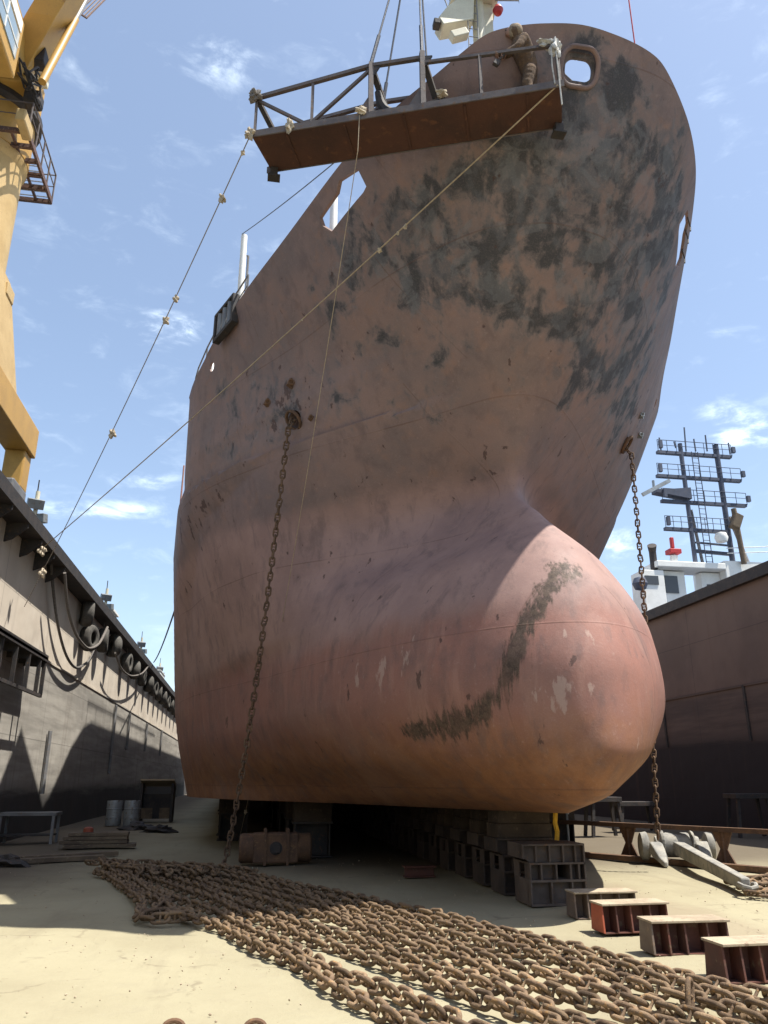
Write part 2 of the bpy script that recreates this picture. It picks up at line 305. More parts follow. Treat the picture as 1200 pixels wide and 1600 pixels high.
def mat_hull():
    m, t, b = new_mat('ship_hull_paint'); p = t.new('ShaderNodeNewGeometry').outputs['Position']
    x = t.new('ShaderNodeSeparateXYZ', {0: p}); X, Y, Z = x.outputs
    n0 = t.noise(p, 0.28, 4, 0.55); n1 = t.noise(p, 0.9, 6, 0.62); n2 = t.noise(p, 3.2, 6, 0.62, 0.3); n3 = t.noise(p, 11, 5, 0.65); n4 = t.noise(p, 45, 3, 0.6)
    nv = t.noise(t.scale(p, (2.2, 2.2, 0.35)), 1.7, 6, 0.62)
    zw = t.math('ADD', Z, t.math('MULTIPLY', t.math('SUBTRACT', n1, 0.5), 0.5))
    up = t.mix(t.ramp(n1, 0.38, 0.66), (0.265, 0.185, 0.165), (0.21, 0.158, 0.148))
    up = t.mix(t.math('MULTIPLY', t.ramp(n2, 0.52, 0.7), 0.55), up, (0.30, 0.19, 0.15))
    md = t.mix(t.ramp(n1, 0.36, 0.64), (0.385, 0.26, 0.228), (0.31, 0.208, 0.187))
    lw = t.mix(t.ramp(n1, 0.36, 0.66), (0.315, 0.168, 0.138), (0.26, 0.148, 0.127))
    lw = t.mix(t.math('MULTIPLY', t.ramp(nv, 0.5, 0.72), 0.5), lw, (0.40, 0.24, 0.2))
    bt = t.mix(t.ramp(n2, 0.36, 0.66), (0.30, 0.155, 0.09), (0.23, 0.12, 0.078))
    c = t.mix(t.ramp(zw, 7.12, 6.72), up, md)
    zw2 = t.math('ADD', Z, t.math('MULTIPLY', t.math('SUBTRACT', t.noise(t.scale(p, (1, 1, 0.5)), 0.8, 7, 0.68), 0.5), 1.0))
    c = t.mix(t.ramp(zw2, 4.3, 3.7), c, lw)
    c = t.mix(t.ramp(t.math('ADD', Z, t.math('MULTIPLY', t.math('SUBTRACT', n1, 0.5), 1.6)), 2.7, 1.7), c, bt)
    # broad scrubbed mottling
    mt = t.noise(t.scale(p, (1.2, 1.2, 0.55)), 2.4, 6, 0.66, 0.4)
    c = t.mix(t.math('MULTIPLY', t.ramp(mt, 0.48, 0.70), 0.5), c, (0.135, 0.10, 0.097))
    c = t.mix(t.math('MULTIPLY', t.ramp(t.noise(p, 0.6, 5, 0.6, 0.5), 0.52, 0.7), 0.3), c, (0.33, 0.215, 0.175))
    # fine chipping: small pale and dark flecks
    c = t.mix(t.math('MULTIPLY', t.ramp(n3, 0.60, 0.72), 0.28), c, (0.42, 0.31, 0.27))
    c = t.mix(t.math('MULTIPLY', t.ramp(n3, 0.36, 0.28), 0.4), c, (0.11, 0.075, 0.065))
    # bare dark patches on the bow, and painted shade round the fairlead
    blk = t.attr('patch')
    pn = t.noise(t.scale(p, (1.0, 0.8, 0.75)), 1.75, 7, 0.58, 0.5); pn2 = t.noise(t.scale(p, (1.0, 1.0, 0.6)), 5.0, 6, 0.66, 0.3)
    pv = t.math('ADD', t.math('MULTIPLY', pn, 0.72), t.math('MULTIPLY', pn2, 0.28))
    th = t.math('SUBTRACT', 0.705, t.math('MULTIPLY', blk, 0.23))
    pm = t.ramp(t.math('SUBTRACT', pv, th), -0.035, 0.075)
    hal = t.ramp(t.math('SUBTRACT', pv, th), -0.08, 0.03)
    c = t.mix(t.math('MULTIPLY', hal, 0.55), c, (0.155, 0.15, 0.155))
    c = t.mix(t.math('MULTIPLY', pm, t.math('ADD', 0.5, t.math('MULTIPLY', n2, 0.75)), clamp=True), c, t.mix(t.ramp(n2, 0.4, 0.65), (0.034, 0.035, 0.041), (0.062, 0.06, 0.063)))
    bg1 = t.noise(t.scale(p, (1.0, 0.9, 0.6)), 2.9, 6, 0.62, 0.5)
    bgm = t.ramp(t.math('SUBTRACT', bg1, t.math('SUBTRACT', 0.71, t.math('MULTIPLY', blk, 0.19))), -0.03, 0.09)
    c = t.mix(t.math('MULTIPLY', bgm, 0.6), c, (0.115, 0.115, 0.125))
    # pale grey-green worn patches near the stem
    gp = t.ramp(t.math('SUBTRACT', t.noise(p, 2.0, 5, 0.6, 0.5), t.math('SUBTRACT', 0.8, t.math('MULTIPLY', blk, 0.27))), 0.0, 0.05)
    c = t.mix(t.math('MULTIPLY', gp, 0.32), c, (0.205, 0.205, 0.215))
    # scattered pits, scuffs and rust spots
    pits = t.ramp(t.math('ADD', t.noise(t.scale(p, (1, 1, 0.6)), 3.8, 4, 0.58), t.math('MULTIPLY', t.attr('scuff'), 0.16)), 0.675, 0.715)
    c = t.mix(t.math('MULTIPLY', pits, 0.8), c, (0.075, 0.045, 0.04))
    # scraped grease smear on the bulb
    sm = t.attr('smear')
    sn = t.noise(t.scale(p, (3.4, 3.4, 0.5)), 3.0, 6, 0.66); se = t.math('ADD', sm, t.math('MULTIPLY', t.math('SUBTRACT', sn, 0.5), 2.8))
    c = t.mix(t.math('MULTIPLY', t.ramp(se, 0.4, 0.95), t.math('ADD', 0.55, t.math('MULTIPLY', n2, 0.8)), clamp=True), c, t.mix(t.ramp(n3, 0.4, 0.6), (0.058, 0.042, 0.034), (0.10, 0.073, 0.056)))
    # pale bare streaks beside the smear
    pl = t.math('MULTIPLY', t.ramp(t.math('SUBTRACT', t.noise(t.scale(p, (1.6, 1.6, 0.7)), 2.6, 5, 0.6), t.math('SUBTRACT', 0.76, t.math('MULTIPLY', t.attr('pale'), 0.2))), 0, 0.06), 0.6)
    c = t.mix(pl, c, (0.47, 0.36, 0.31))
    # plate seams
    zf = t.math('ABSOLUTE', t.math('SUBTRACT', t.math('FRACT', t.math('MULTIPLY', t.math('SUBTRACT', Z, 0.45), 1 / 2.15)), 0.5))
    yf = t.math('ABSOLUTE', t.math('SUBTRACT', t.math('FRACT', t.math('MULTIPLY', t.math('ADD', Y, t.math('MULTIPLY', t.math('FLOOR', t.math('MULTIPLY', Z, 1 / 2.15)), 1.1)), 1 / 4.6)), 0.5))
    seam = t.math('MAXIMUM', t.ramp(zf, 0.007, 0.003), t.ramp(yf, 0.003, 0.0012))
    c = t.mix(t.math('MULTIPLY', seam, t.math('ADD', 0.05, t.math('MULTIPLY', t.ramp(n1, 0.4, 0.6), 0.35))), c, (0.12, 0.065, 0.05))
    c = t.mix(t.math('MULTIPLY', t.math('SUBTRACT', n4, 0.5), 0.5, clamp=True), c, (0.5, 0.4, 0.35))
    c = t.new('ShaderNodeHueSaturation', {'Color': c, 'Saturation': 1.1, 'Value': 0.88}).outputs[0]
    t.l.new(c, b.inputs['Base Color'])
    rg = t.math('ADD', 0.52, t.math('MULTIPLY', n2, 0.35)); t.l.new(rg, b.inputs['Roughness']); b.inputs['Specular IOR Level'].default_value = 0.3
    big = t.noise(t.scale(p, (1, 0.8, 0.8)), 0.75, 2, 0.4)
    fr_ = t.math('ABSOLUTE', t.math('SINE', t.math('MULTIPLY', Y, math.pi / 0.72))); lo_ = t.math('ABSOLUTE', t.math('SINE', t.math('MULTIPLY', Z, math.pi / 1.075)))
    big = t.math('ADD', big, t.math('MULTIPLY', t.math('MULTIPLY', t.math('POWER', fr_, 0.6), lo_), t.math('MULTIPLY', n0, -0.22)))
    h = t.math('ADD', t.math('MULTIPLY', big, 2.2), t.math('ADD', t.math('MULTIPLY', n3, 0.22), t.math('ADD', t.math('MULTIPLY', seam, 0.16), t.math('ADD', t.math('MULTIPLY', n4, 0.05), t.math('MULTIPLY', pm, -0.1)))))
    bp = t.new('ShaderNodeBump', {'Strength': 0.35, 'Distance': 0.05, 'Height': h}); t.l.new(bp.outputs[0], b.inputs['Normal'])
    return m
M['hull'] = mat_hull()
m, t, b = new_mat('harbour_water'); p = t.new('ShaderNodeNewGeometry').outputs['Position']
b.inputs['Base Color'].default_value = (0.03, 0.06, 0.07, 1); b.inputs['Roughness'].default_value = 0.12
bp = t.new('ShaderNodeBump', {'Strength': 0.4, 'Distance': 0.1, 'Height': t.noise(p, 0.8, 4, 0.6)}); t.l.new(bp.outputs[0], b.inputs['Normal']); M['water'] = m

# ------------------------------------------------------------------ setting: water, dock floor
g = MB().add([(-3000, -3000, -1.2), (3000, -3000, -1.2), (3000, 3000, -1.2), (-3000, 3000, -1.2)], [(0, 1, 2, 3)]).build('water', M['water']); tag(g, kind='structure')
XL, XR, HW = -6.6, 16.9, 8.5
def floor_mesh():
    xs = np.linspace(-10.5, 21, 64); ys = np.concatenate([np.linspace(-30, 4, 12, endpoint=False), np.linspace(4, 22, 90, endpoint=False), np.linspace(22, 110, 30)])
    v = []; f = []
    for y in ys:
        for x_ in xs:
            z = 0.02 * math.sin(x_ * 1.3 + y * 0.7) * math.sin(y * 0.9 - x_ * 0.4) + 0.012 * math.sin(x_ * 3.1 - y * 2.3)
            v.append((x_, y, z * (1 if 3 < y < 30 else 0.3) - 0.02))
    n = len(xs)
    for j in range(len(ys) - 1):
        for i in range(n - 1): f.append((j * n + i, j * n + i + 1, (j + 1) * n + i + 1, (j + 1) * n + i))
    mb = MB(); mb.add(v, f); return mb
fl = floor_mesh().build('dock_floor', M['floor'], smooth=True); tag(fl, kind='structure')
gm = MB(); rg_ = np.random.default_rng(5)
ico = bmesh.new(); bmesh.ops.create_icosphere(ico, subdivisions=1, radius=1); iv = [v.co.copy() for v in ico.verts]; iff = [tuple(v.index for v in f.verts) for f in ico.faces]; ico.free()
for _ in range(2600):
    y_ = 4.5 + 15 * rg_.random() ** 1.4; x_ = rg_.uniform(-5.5, 9.5); r_ = 0.003 + 0.009 * rg_.random() ** 4; e_ = Euler(tuple(rg_.uniform(0, 6, 3))).to_matrix()
    sc_ = Vector(rg_.uniform(.6, 1.3, 3)) * r_
    gm.add([e_ @ Vector((v.x * sc_.x, v.y * sc_.y, v.z * sc_.z)) + Vector((x_, y_, r_ * .3)) for v in iv], iff)
tag(gm.build('grit', M['pale_tan'], None), 'fine rusty grit and scale scattered over the sandy dock floor', 'grit', kind='stuff')
sb = MB().bb((-10.5, -30, -1.6), (21, 110, -0.12)).build('dock_pontoon', M['dark']); tag(sb, kind='structure')

# left wing wall with overhanging walkway
lw = thing('dock_wall', (XL, 20, 0), 'tall sunlit grey dock wing wall with old tyres along its overhanging top', 'wall')
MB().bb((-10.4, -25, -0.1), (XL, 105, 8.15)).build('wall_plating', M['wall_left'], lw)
MB().bb((-10.4, -25, 8.152), (-6.0, 105, 8.42)).bb((-6.06, -25, 8.42), (-6.0, 105, 8.52)).build('walkway', M['dark'], lw)
for yy in np.arange(9.0, 27.6, 1.55):
    MB().prism([(XL + 0.002, yy, 8.15), (-6.04, yy, 8.15), (-6.04, yy, 8.02), (XL + 0.2, yy, 7.7), (XL + 0.002, yy, 7.62)], (0, -0.03, 0), (0, 0.03, 0)).build('bracket', M['dark'], lw)
MB().bb((XL + 0.001, -25, 5.32), (XL + 0.035, 105, 5.39)).build('rubbing_bar', M['wall_left'], lw)
# ledge on struts
lg = MB().bb((XL + 0.001, 12, 5.02), (-5.95, 25.1, 5.10)).bb((-6.0, 12, 4.97), (-5.95, 25.1, 5.16))
lgo = lg.build('ledge', M['dark'], lw)
for yy in (19.3, 20.6, 21.9, 23.2, 24.4, 25.0):
    MB().bar((-6.02, yy, 5.02), (-6.02, yy, 4.02), 0.10, 0.08).prism([(XL, yy, 5.02), (-5.98, yy, 5.02), (-5.98, yy, 4.8), (XL, yy, 4.84)], (0, -.02, 0), (0, .02, 0)).build('strut', M['dark'], lw)
MB().bb((-6.06, 12, 3.93), (-5.98, 25.05, 4.02)).build('ledge_rail', M['dark'], lw)
for yy, z0, z1 in ((29.0, 1.2, 3.2), (42.3, 1.9, 5.2), (47.5, 3.2, 5.2), (56, 3.4, 5.2), (66, 3.4, 5.3)):
    MB().cyl((XL + 0.1, yy, z0), (XL + 0.1, yy, z1), 0.07, 8).build('pipe', M['greysteel'], lw)
# right wing wall
rw = thing('dock_wall', (XR, 20, 0), 'tall shaded brown dock wing wall on the far right behind the ship', 'wall')
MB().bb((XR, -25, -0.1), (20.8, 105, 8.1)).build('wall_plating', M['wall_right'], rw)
MB().bb((16.7, -25, 8.102), (20.8, 105, 8.42)).bb((16.7, -25, 8.42), (16.77, 105, 8.5)).build('walkway', M['dark'], rw)
for yy in (14, 19.6, 25.2, 30.8, 36.4):
    MB().bb((XR - 0.05, yy, 2.9), (XR, yy + 0.12, 4.75)).build('fender_bar', M['dark'], rw)
MB().bb((XR - 0.04, -25, 4.70), (XR - 0.001, 105, 4.78)).build('rubbing_bar', M['wall_right'], rw)

# ------------------------------------------------------------------ the ship
C0 = 4.5
ZL = np.array([1.2, 1.5, 2.1, 3.0, 4.0, 5.0, 6.0, 6.8, 7.6, 9.0, 10.7, 12.4])
YS = np.array([11.267, 10.074, 9.701, 9.746, 10.072, 10.659, 11.686, 12.561, 12.19, 11.093, 9.733, 8.5])
RR = np.array([0.03, 0.15, 0.533, 0.856, 0.893, 0.622, 0.112, 0.06, 0.311, 0.754, 1.269, 1.82])
KK = np.array([0.483, 0.405, 0.367, 0.372, 0.407, 0.469, 0.495, 0.522, 0.569, 0.559, 0.532, 0.493])
BB = np.array([6.2, 6.7, 6.9, 7.05, 7.1, 7.1, 7.1, 7.1, 7.1, 7.1, 7.1, 7.1])
MY = np.array([8.40, 8.47, 8.63, 8.95, 9.31, 9.79, 10.36, 11.02, 11.7, 12.49, 13.42, 14.5, 15.7, 17.1, 18.1, 20, 23, 26, 30, 40])
MBm = np.array([0, .58, 1.32, 1.80, 2.19, 2.58, 2.96, 3.30, 3.61, 3.94, 4.33, 4.79, 5.30, 5.80, 6.22, 6.6, 6.9, 7.05, 7.1, 7.1])
MZ = np.array([12.62, 12.61, 12.52, 12.29, 12.12, 12.05, 12.02, 12.0, 11.95, 11.9, 11.85, 11.8, 11.7, 11.5, 11.15, 11.0, 11, 11, 11, 11])
def mono(xk, yk, x):
    h = np.diff(xk); d = np.diff(yk) / h; mm = np.zeros(len(yk))
    mm[1:-1] = np.where(d[:-1] * d[1:] > 0, 2 * d[:-1] * d[1:] / (d[:-1] + d[1:] + 1e-12), 0); mm[0] = d[0]; mm[-1] = d[-1]
    x = np.clip(x, xk[0], xk[-1]); i = np.clip(np.searchsorted(xk, x) - 1, 0, len(h) - 1); q = (x - xk[i]) / h[i]
    return yk[i] * (1 + 2 * q) * (1 - q) ** 2 + mm[i] * h[i] * q * (1 - q) ** 2 + yk[i + 1] * q * q * (3 - 2 * q) + mm[i + 1] * h[i] * q * q * (q - 1)
RY = np.sqrt(MY - 8.4)
def ztop(y): return mono(RY, MZ, np.sqrt(np.maximum(np.asarray(y, float) - 8.4, 0)))
def pch(z, v):
    h = np.diff(ZL); d = np.diff(v) / h; mm = np.zeros(len(v))
    mm[1:-1] = np.where(d[:-1] * d[1:] > 0, 2 * d[:-1] * d[1:] / (d[:-1] + d[1:] + 1e-12), 0); mm[0] = d[0]; mm[-1] = d[-1]
    i = np.clip(np.searchsorted(ZL, z) - 1, 0, len(h) - 1); q = (z - ZL[i]) / h[i]
    return v[i] * (1 + 2 * q) * (1 - q) ** 2 + mm[i] * h[i] * q * (1 - q) ** 2 + v[i + 1] * q * q * (3 - 2 * q) + mm[i + 1] * h[i] * q * q * (q - 1)
def fb(d, r, k, B):
    x = np.sqrt(2 * r * d + (k * d) ** 2) + 1e-9
    return (x ** -3. + B ** -3.) ** (-1 / 3.)
def sst(x, a, b_): q = np.clip((x - a) / (b_ - a), 0, 1); return q * q * (3 - 2 * q)
def hull_grid(nu=240, nv=170, L=92.0):
    zz = np.linspace(1.2, 12.4, nv)
    Ys = pch(zz, YS); R = np.maximum(pch(zz, RR), .02); K = np.maximum(pch(zz, KK), 0); B = pch(zz, BB)
    s = np.linspace(0, 1, nu) ** 2.75 * L; d = s[None, :]
    b = fb(d, R[:, None], K[:, None], B[:, None])
    corr = mono(RY, MBm, np.sqrt(s)) - fb(s, 1.82, .493, 7.1)
    ker = np.ones(9) / 9; cs = np.convolve(np.pad(corr, 4, mode='edge'), ker, 'valid'); cs[0] = 0; corr = cs
    v = (zz - 1.2) / 11.2; w = np.clip((v - .45) / .55, 0, 1) ** 1.6
    b = np.maximum(b + w[:, None] * corr[None, :], 0); b[:, 0] = 0
    Y = Ys[:, None] + d - w[:, None] * .1
    Z = 1.2 + v[:, None] * (ztop(Y) - 1.2)
    # fuller sections on the starboard side, where the hull runs into its straight flank
    TS = np.interp(Z, [1.2, 1.5, 2.5, 3.4, 5.5, 8.2, 8.5, 11], [.064, .067, .0776, .085, .093, .103, .0975, .1])
    T = 4.5 + TS * np.minimum(Y, 24.5)
    T = np.where(Z > 8.2, np.minimum(T, mono(RY, MBm, np.sqrt(np.maximum(Y - 8.4, 0)))), T)
    ye = 25 - 6 * np.clip((Z - 4) / 5, 0, 1); ya = ye - 8.5 + 3.2 * sst(Z, 7.5, 10.5)
    w2 = np.clip((Y - ya) / (ye - ya), 0, 1); w2 = w2 * w2 * (3 - 2 * w2)
    bl = b + w2 * np.maximum(T - b, 0)
    # flat plating between the shoulder of the bulb and the flare
    ka = int(np.argmin(abs(zz - 3.9))); kb = int(np.argmin(abs(zz - 9.6)))
    fa = np.interp(Y, Y[ka], bl[ka]); fb_ = np.interp(Y, Y[kb], bl[kb])
    q = np.clip((zz - zz[ka]) / (zz[kb] - zz[ka]), 0, 1)[:, None]
    lin = fa * (1 - q) + fb_ * q
    dlt = lin - bl; inside = (q > 0) & (q < 1)
    bl = bl + np.where(inside, np.maximum(dlt, 0) * sst(Y, 12.9, 17.0) * sst(q, 0, .12) * sst(1 - q, 0, .12), 0)
    return Y, b, bl, Z
def build_hull(parent):
    Y, B, BL, Z = hull_grid(); nv, nu = Y.shape
    V = []; F = []
    def addgrid(P): o = len(V); V.extend(P.reshape(-1, 3).tolist()); return o
    Lp = np.stack([C0 - BL, Y, Z], -1); Rp = np.stack([C0 + B, Y, Z], -1)
    # inner bulwark skin (offset inwards) from the deck up
    k0 = int(nv * 0.865)
    def inner(G, sg):
        du = np.gradient(G, axis=1); dv = np.gradient(G, axis=0); N = np.cross(du, dv); N /= np.linalg.norm(N, axis=-1, keepdims=True) + 1e-9
        if N[nv // 2, nu // 2, 0] * sg < 0: N = -N          # towards the inside
        N[:, 0] = (0, 1, 0)
        Q = G[k0:] + N[k0:] * 0.05; Q[..., 0] = np.minimum(Q[..., 0], C0) if sg > 0 else np.maximum(Q[..., 0], C0)
        return Q
    I = inner(Lp, 1); IR = inner(Rp, -1)
    a = addgrid(Lp); c = addgrid(Rp); ai = addgrid(I); ci = addgrid(IR); ni = nv - k0
    for j in range(nv - 1):
        for i in range(nu - 1):
            F.append((a + j * nu + i, a + j * nu + i + 1, a + (j + 1) * nu + i + 1, a + (j + 1) * nu + i))
            F.append((c + j * nu + i, c + (j + 1) * nu + i, c + (j + 1) * nu + i + 1, c + j * nu + i + 1))
    for j in range(ni - 1):
        for i in range(nu - 1):
            F.append((ai + j * nu + i, ai + (j + 1) * nu + i, ai + (j + 1) * nu + i + 1, ai + j * nu + i + 1))
            F.append((ci + j * nu + i, ci + j * nu + i + 1, ci + (j + 1) * nu + i + 1, ci + (j + 1) * nu + i))
    T = (nv - 1) * nu; TI = (ni - 1) * nu
    for i in range(nu - 1):
        F.append((a + T + i, a + T + i + 1, ai + TI + i + 1, ai + TI + i)); F.append((c + T + i, ci + TI + i, ci + TI + i + 1, c + T + i + 1))
        F.append((ai + i, ai + i + 1, ci + i + 1, ci + i))          # deck
        F.append((a + i, c + i, c + i + 1, a + i + 1))              # flat bottom
    e = nu - 1                                                       # transom
    for j in range(nv - 1):
        if j < k0: F.append((a + j * nu + e, c + j * nu + e, c + (j + 1) * nu + e, a + (j + 1) * nu + e))
        else:
            q = j - k0
            F.append((a + j * nu + e, ai + q * nu + e, ai + (q + 1) * nu + e, a + (j + 1) * nu + e)); F.append((c + j * nu + e, c + (j + 1) * nu + e, ci + (q + 1) * nu + e, ci + q * nu + e))
    me = bpy.data.meshes.new('hull'); me.from_pydata(V, [], F)
    bm = bmesh.new(); bm.from_mesh(me); bmesh.ops.remove_doubles(bm, verts=bm.verts, dist=1e-4)
    bmesh.ops.dissolve_degenerate(bm, edges=bm.edges, dist=1e-5); bmesh.ops.recalc_face_normals(bm, faces=bm.faces); bm.to_mesh(me); bm.free()
    o = bpy.data.objects.new('hull', me); COL.objects.link(o)
    # cutters
    cut = MB()
    cut.bb((-8, 19.0, 8.4), (18, 130, 20))
    def rrect(w, h, r, n=6):
        P = []
        for cx, cy, a0 in ((w / 2 - r, h / 2 - r, 0), (-w / 2 + r, h / 2 - r, 90), (-w / 2 + r, -h / 2 + r, 180), (w / 2 - r, -h / 2 + r, 270)):
            for k in range(n + 1): q = math.radians(a0 + 90 * k / n); P.append((cx + r * math.cos(q), cy + r * math.sin(q)))
        return P
    cut.prism([(4.53 + x_, 0, 12.06 + z_) for x_, z_ in rrect(0.44, 0.31, 0.13)], (0, 8.0, 0), (0, 9.6, 0))
    for sg in (-1, 1):
        P = [(11.42, 11.80), (10.98, 11.72), (11.04, 11.42), (11.15, 11.38), (12.12, 11.26), (12.24, 11.46), (12.2, 11.60), (11.9, 11.64), (11.6, 11.68)]
        x0 = C0 + sg * 2.6; x1 = C0 + sg * 4.6
        cut.prism([(0, y_, z_) for y_, z_ in P], (x0, 0, 0), (x1, 0, 0))
        hp = Vector((0.64, 14.90, 8.68)) if sg < 0 else Vector((C0 + sg * 3.82, 15.64, 9.03)); d = Vector((sg * 0.75, -0.35, -0.62)).normalized()
        cut.tube([hp + d * 0.6, hp - d * 0.9], 0.185, 20)
        hc = Vector((C0 + sg * 5.78, 17.16, 11.0)); cut.tube([hc + Vector((sg * 0.5, -0.2, 0)), hc - Vector((sg * 0.4, -0.16, 0))], 0.12, 16)
    co = cut.build('cutter', None)
    md = o.modifiers.new('cut', 'BOOLEAN'); md.operation = 'DIFFERENCE'; md.object = co; md.solver = 'EXACT'; md.use_self = True
    dg = bpy.context.evaluated_depsgraph_get(); ev = o.evaluated_get(dg); me2 = bpy.data.meshes.new_from_object(ev)
    o.modifiers.clear(); o.data = me2; bpy.data.objects.remove(co); me2.name = 'hull'
    print('HULL', len(me.polygons), len(me2.polygons))
    me2.materials.clear(); me2.materials.append(M['hull'])
    me2.shade_smooth(); me2.set_sharp_from_angle(angle=math.radians(40))
    # paint wear masks on the vertices, with recess shade at the fairlead in patch
    P = np.array([v.co for v in me2.vertices])
    def gs(c, r): return np.exp(-(((P - np.array(c)) / np.array(r)) ** 2).sum(-1))
    patch = (1.0 * gs((4.8, 9.2, 11.1), (1.10, 1.46, 0.98)) + 1.0 * gs((3.9, 9.4, 10.9), (0.85, 1.46, 0.73)) + .8 * gs((4.6, 9.8, 10.2), (0.98, 1.46, 0.85)) + 0.9 * gs((2.5, 10.8, 10.5), (0.98, 1.46, 0.73)) + .95 * gs((4.3, 10.3, 9.4), (0.73, 1.46, 0.73))
             + 1.0 * gs((6.4, 10.3, 11.0), (1.22, 1.95, 1.10)) + 1.0 * gs((7.0, 11.6, 10.3), (1.22, 2.44, 1.10)) + .95 * gs((5.6, 11.4, 8.9), (0.98, 1.95, 1.10)) + .8 * gs((7.6, 13.4, 9.2), (1.46, 3.05, 1.46)) + 0.7 * gs((3.0, 11.0, 9.7), (0.98, 1.46, 0.73))
             + 0.15 * gs((2.9, 12.3, 8.2), (0.73, 1.46, 0.85)) + 0.55 * gs((1.4, 12.1, 10.8), (1.22, 1.59, 0.73)) + 0.4 * gs((0.0, 16, 8.6), (1.59, 3.42, 1.22)) + .4 * gs((-.8, 17, 10), (1.46, 3.05, 1.22)) + .12 * gs((4.5, 9, 11), (5, 5, 2.5)) + .7 * gs((4.4, 8.6, 12.3), (0.61, 0.98, 0.27)) + 0.3 * gs((5.2, 8.6, 12.1), (0.98, 1.22, 0.49)) + .35 * gs((2.0, 13.5, 9.5), (2.44, 3.66, 1.83)))  # the gauss over the fairlead paints in its recess shadow
    patch = np.clip(patch, 0, 1.0) * np.clip((P[:, 2] - 7.2) / 0.8, 0, 1)
    line = [(4.95, 10.0, 4.75), (4.38, 10.41, 4.51), (3.91, 10.29, 3.95), (3.66, 10.3, 3.55), (3.51, 10.33, 3.2), (3.36, 10.48, 2.74), (3.15, 10.8, 2.52), (2.86, 11.4, 2.37), (2.46, 12.21, 2.35)]
    wid = [.14, .17, .13, .16, .15, .13, .16, .17, .12]
    best = np.zeros(len(P))
    for k in range(len(line) - 1):
        A = np.array(line[k]); D = np.array(line[k + 1]) - A; q = np.clip(((P - A) @ D) / (D @ D), 0, 1)
        dist = np.linalg.norm(P - A - q[:, None] * D, axis=1); wd = wid[k] + q * (wid[k + 1] - wid[k])
        best = np.maximum(best, np.clip(1.25 - dist / wd * 0.62, 0, 1))
    pale = np.clip(gs((4.2, 10.0, 3.0), (.6, .9, .7)) * 1.1 + gs((2.2, 12.4, 3.3), (1.6, 2.2, .5)) * 1.15 + gs((5.6, 10.2, 2.0), (.7, .9, .5)) * 1.2 + gs((4.1, 10.5, 2.6), (.5, .8, .35)), 0, 1.2)
    scuff = gs((0.6, 15.0, 9.0), (.9, 1.6, .7)) * .8 + gs((-0.9, 19, 7.6), (1.3, 2.5, .5)) * 1.0 + gs((4.0, 10.2, 3.3), (.6, .7, .5)) * .6 + gs((3.9, 12.6, 6.9), (.8, 1, .35)) * .7 + gs((8.6, 15.5, 9.4), (1.2, 2, .9)) * .8
    for nm, arr in (('patch', patch), ('smear', best), ('pale', pale), ('scuff', scuff)):
        at = me2.attributes.new(nm, 'FLOAT', 'POINT'); at.data.foreach_set('value', arr.astype(np.float32))
    o.parent = parent; o['_org'] = (0, 0, 0)
    return o
ship = thing('ship', (0, 0, 0), 'large red-brown cargo ship in dry dock with patched flared bow and bulbous forefoot', 'ship')
build_hull(ship)
# hawse pipe lips and the fairlead lip
for sg in (-1, 1):
    hp = Vector((0.62, 14.87, 8.66)) if sg < 0 else Vector((C0 + sg * 3.86, 15.60, 9.0)); d = Vector((sg * 0.75, -0.35, -0.62)).normalized(); u = d.cross(Vector((0, 0, 1))).normalized(); w = u.cross(d)
    MB().tube([hp + (u * math.cos(a) + w * math.sin(a)) * 0.205 for a in np.linspace(0, 2 * math.pi, 28, endpoint=False)], 0.035, 8, closed=True).build('hawse_lip', M['rust'], ship, smooth=True)
def ring_pts(cx, y, cz, w, h, r, n=7):
    P = []
    for sx, sz, a0 in ((1, 1, 0), (-1, 1, 90), (-1, -1, 180), (1, -1, 270)):
        for k in range(n): q = math.radians(a0 + 90 * k / (n - 1)); P.append((cx + sx * (w / 2 - r) + r * math.cos(q), y, cz + sz * (h / 2 - r) + r * math.sin(q)))
    return P
fl_pts = [(x_, 8.435 + 0.16 * (x_ - 4.5) ** 2 + 0.62 * (12.45 - z_) + (-0.02), z_) for x_, _, z_ in ring_pts(4.53, 0, 12.06, 0.60, 0.48, 0.2)]
fairlead = MB().tube(fl_pts, 0.038, 10, closed=True).build('fairlead', M['hull'], ship, smooth=True)
MB().tube([(4.28, 8.85, 12.18), (4.6, 9.0, 12.10), (4.78, 9.1, 12.0)], 0.012, 6).build('mooring_line', M['wire'], ship)
# rail and break of the forecastle
fr = MB()
rp = []
for yy in (15.2, 16.0, 16.9, 17.7, 18.5, 18.95):
    bx = C0 - float(np.interp(yy, MY, MBm)) + 0.1; z = float(ztop(yy)); rp.append((bx, yy, z + 0.55)); fr.tube([(bx, yy, z - 0.05), (bx, yy, z + 0.55)], 0.018, 6)
fr.tube(rp, 0.02, 6); fr.tube([(p_[0], p_[1], p_[2] - 0.27) for p_ in rp], 0.014, 6)
fr.build('bow_rail', M['greysteel'], ship)
fr = MB(); rp = []
for yy in np.arange(19.3, 27, 1.1):
    rp.append((C0 - min(7.0, 4.5 + 0.103 * min(yy, 24.5)) + .06, yy, 9.25)); fr.tube([(rp[-1][0], yy, 8.35), rp[-1]], 0.02, 6)
fr.tube(rp, 0.024, 6); fr.tube([(a_, b2, 8.85) for a_, b2, _ in rp], 0.018, 6)
fr.build('deck_rail', rusty('faded_red_rail', (0.45, 0.2, 0.17), (0.4, 0.25, 0.22), None, 3), ship)
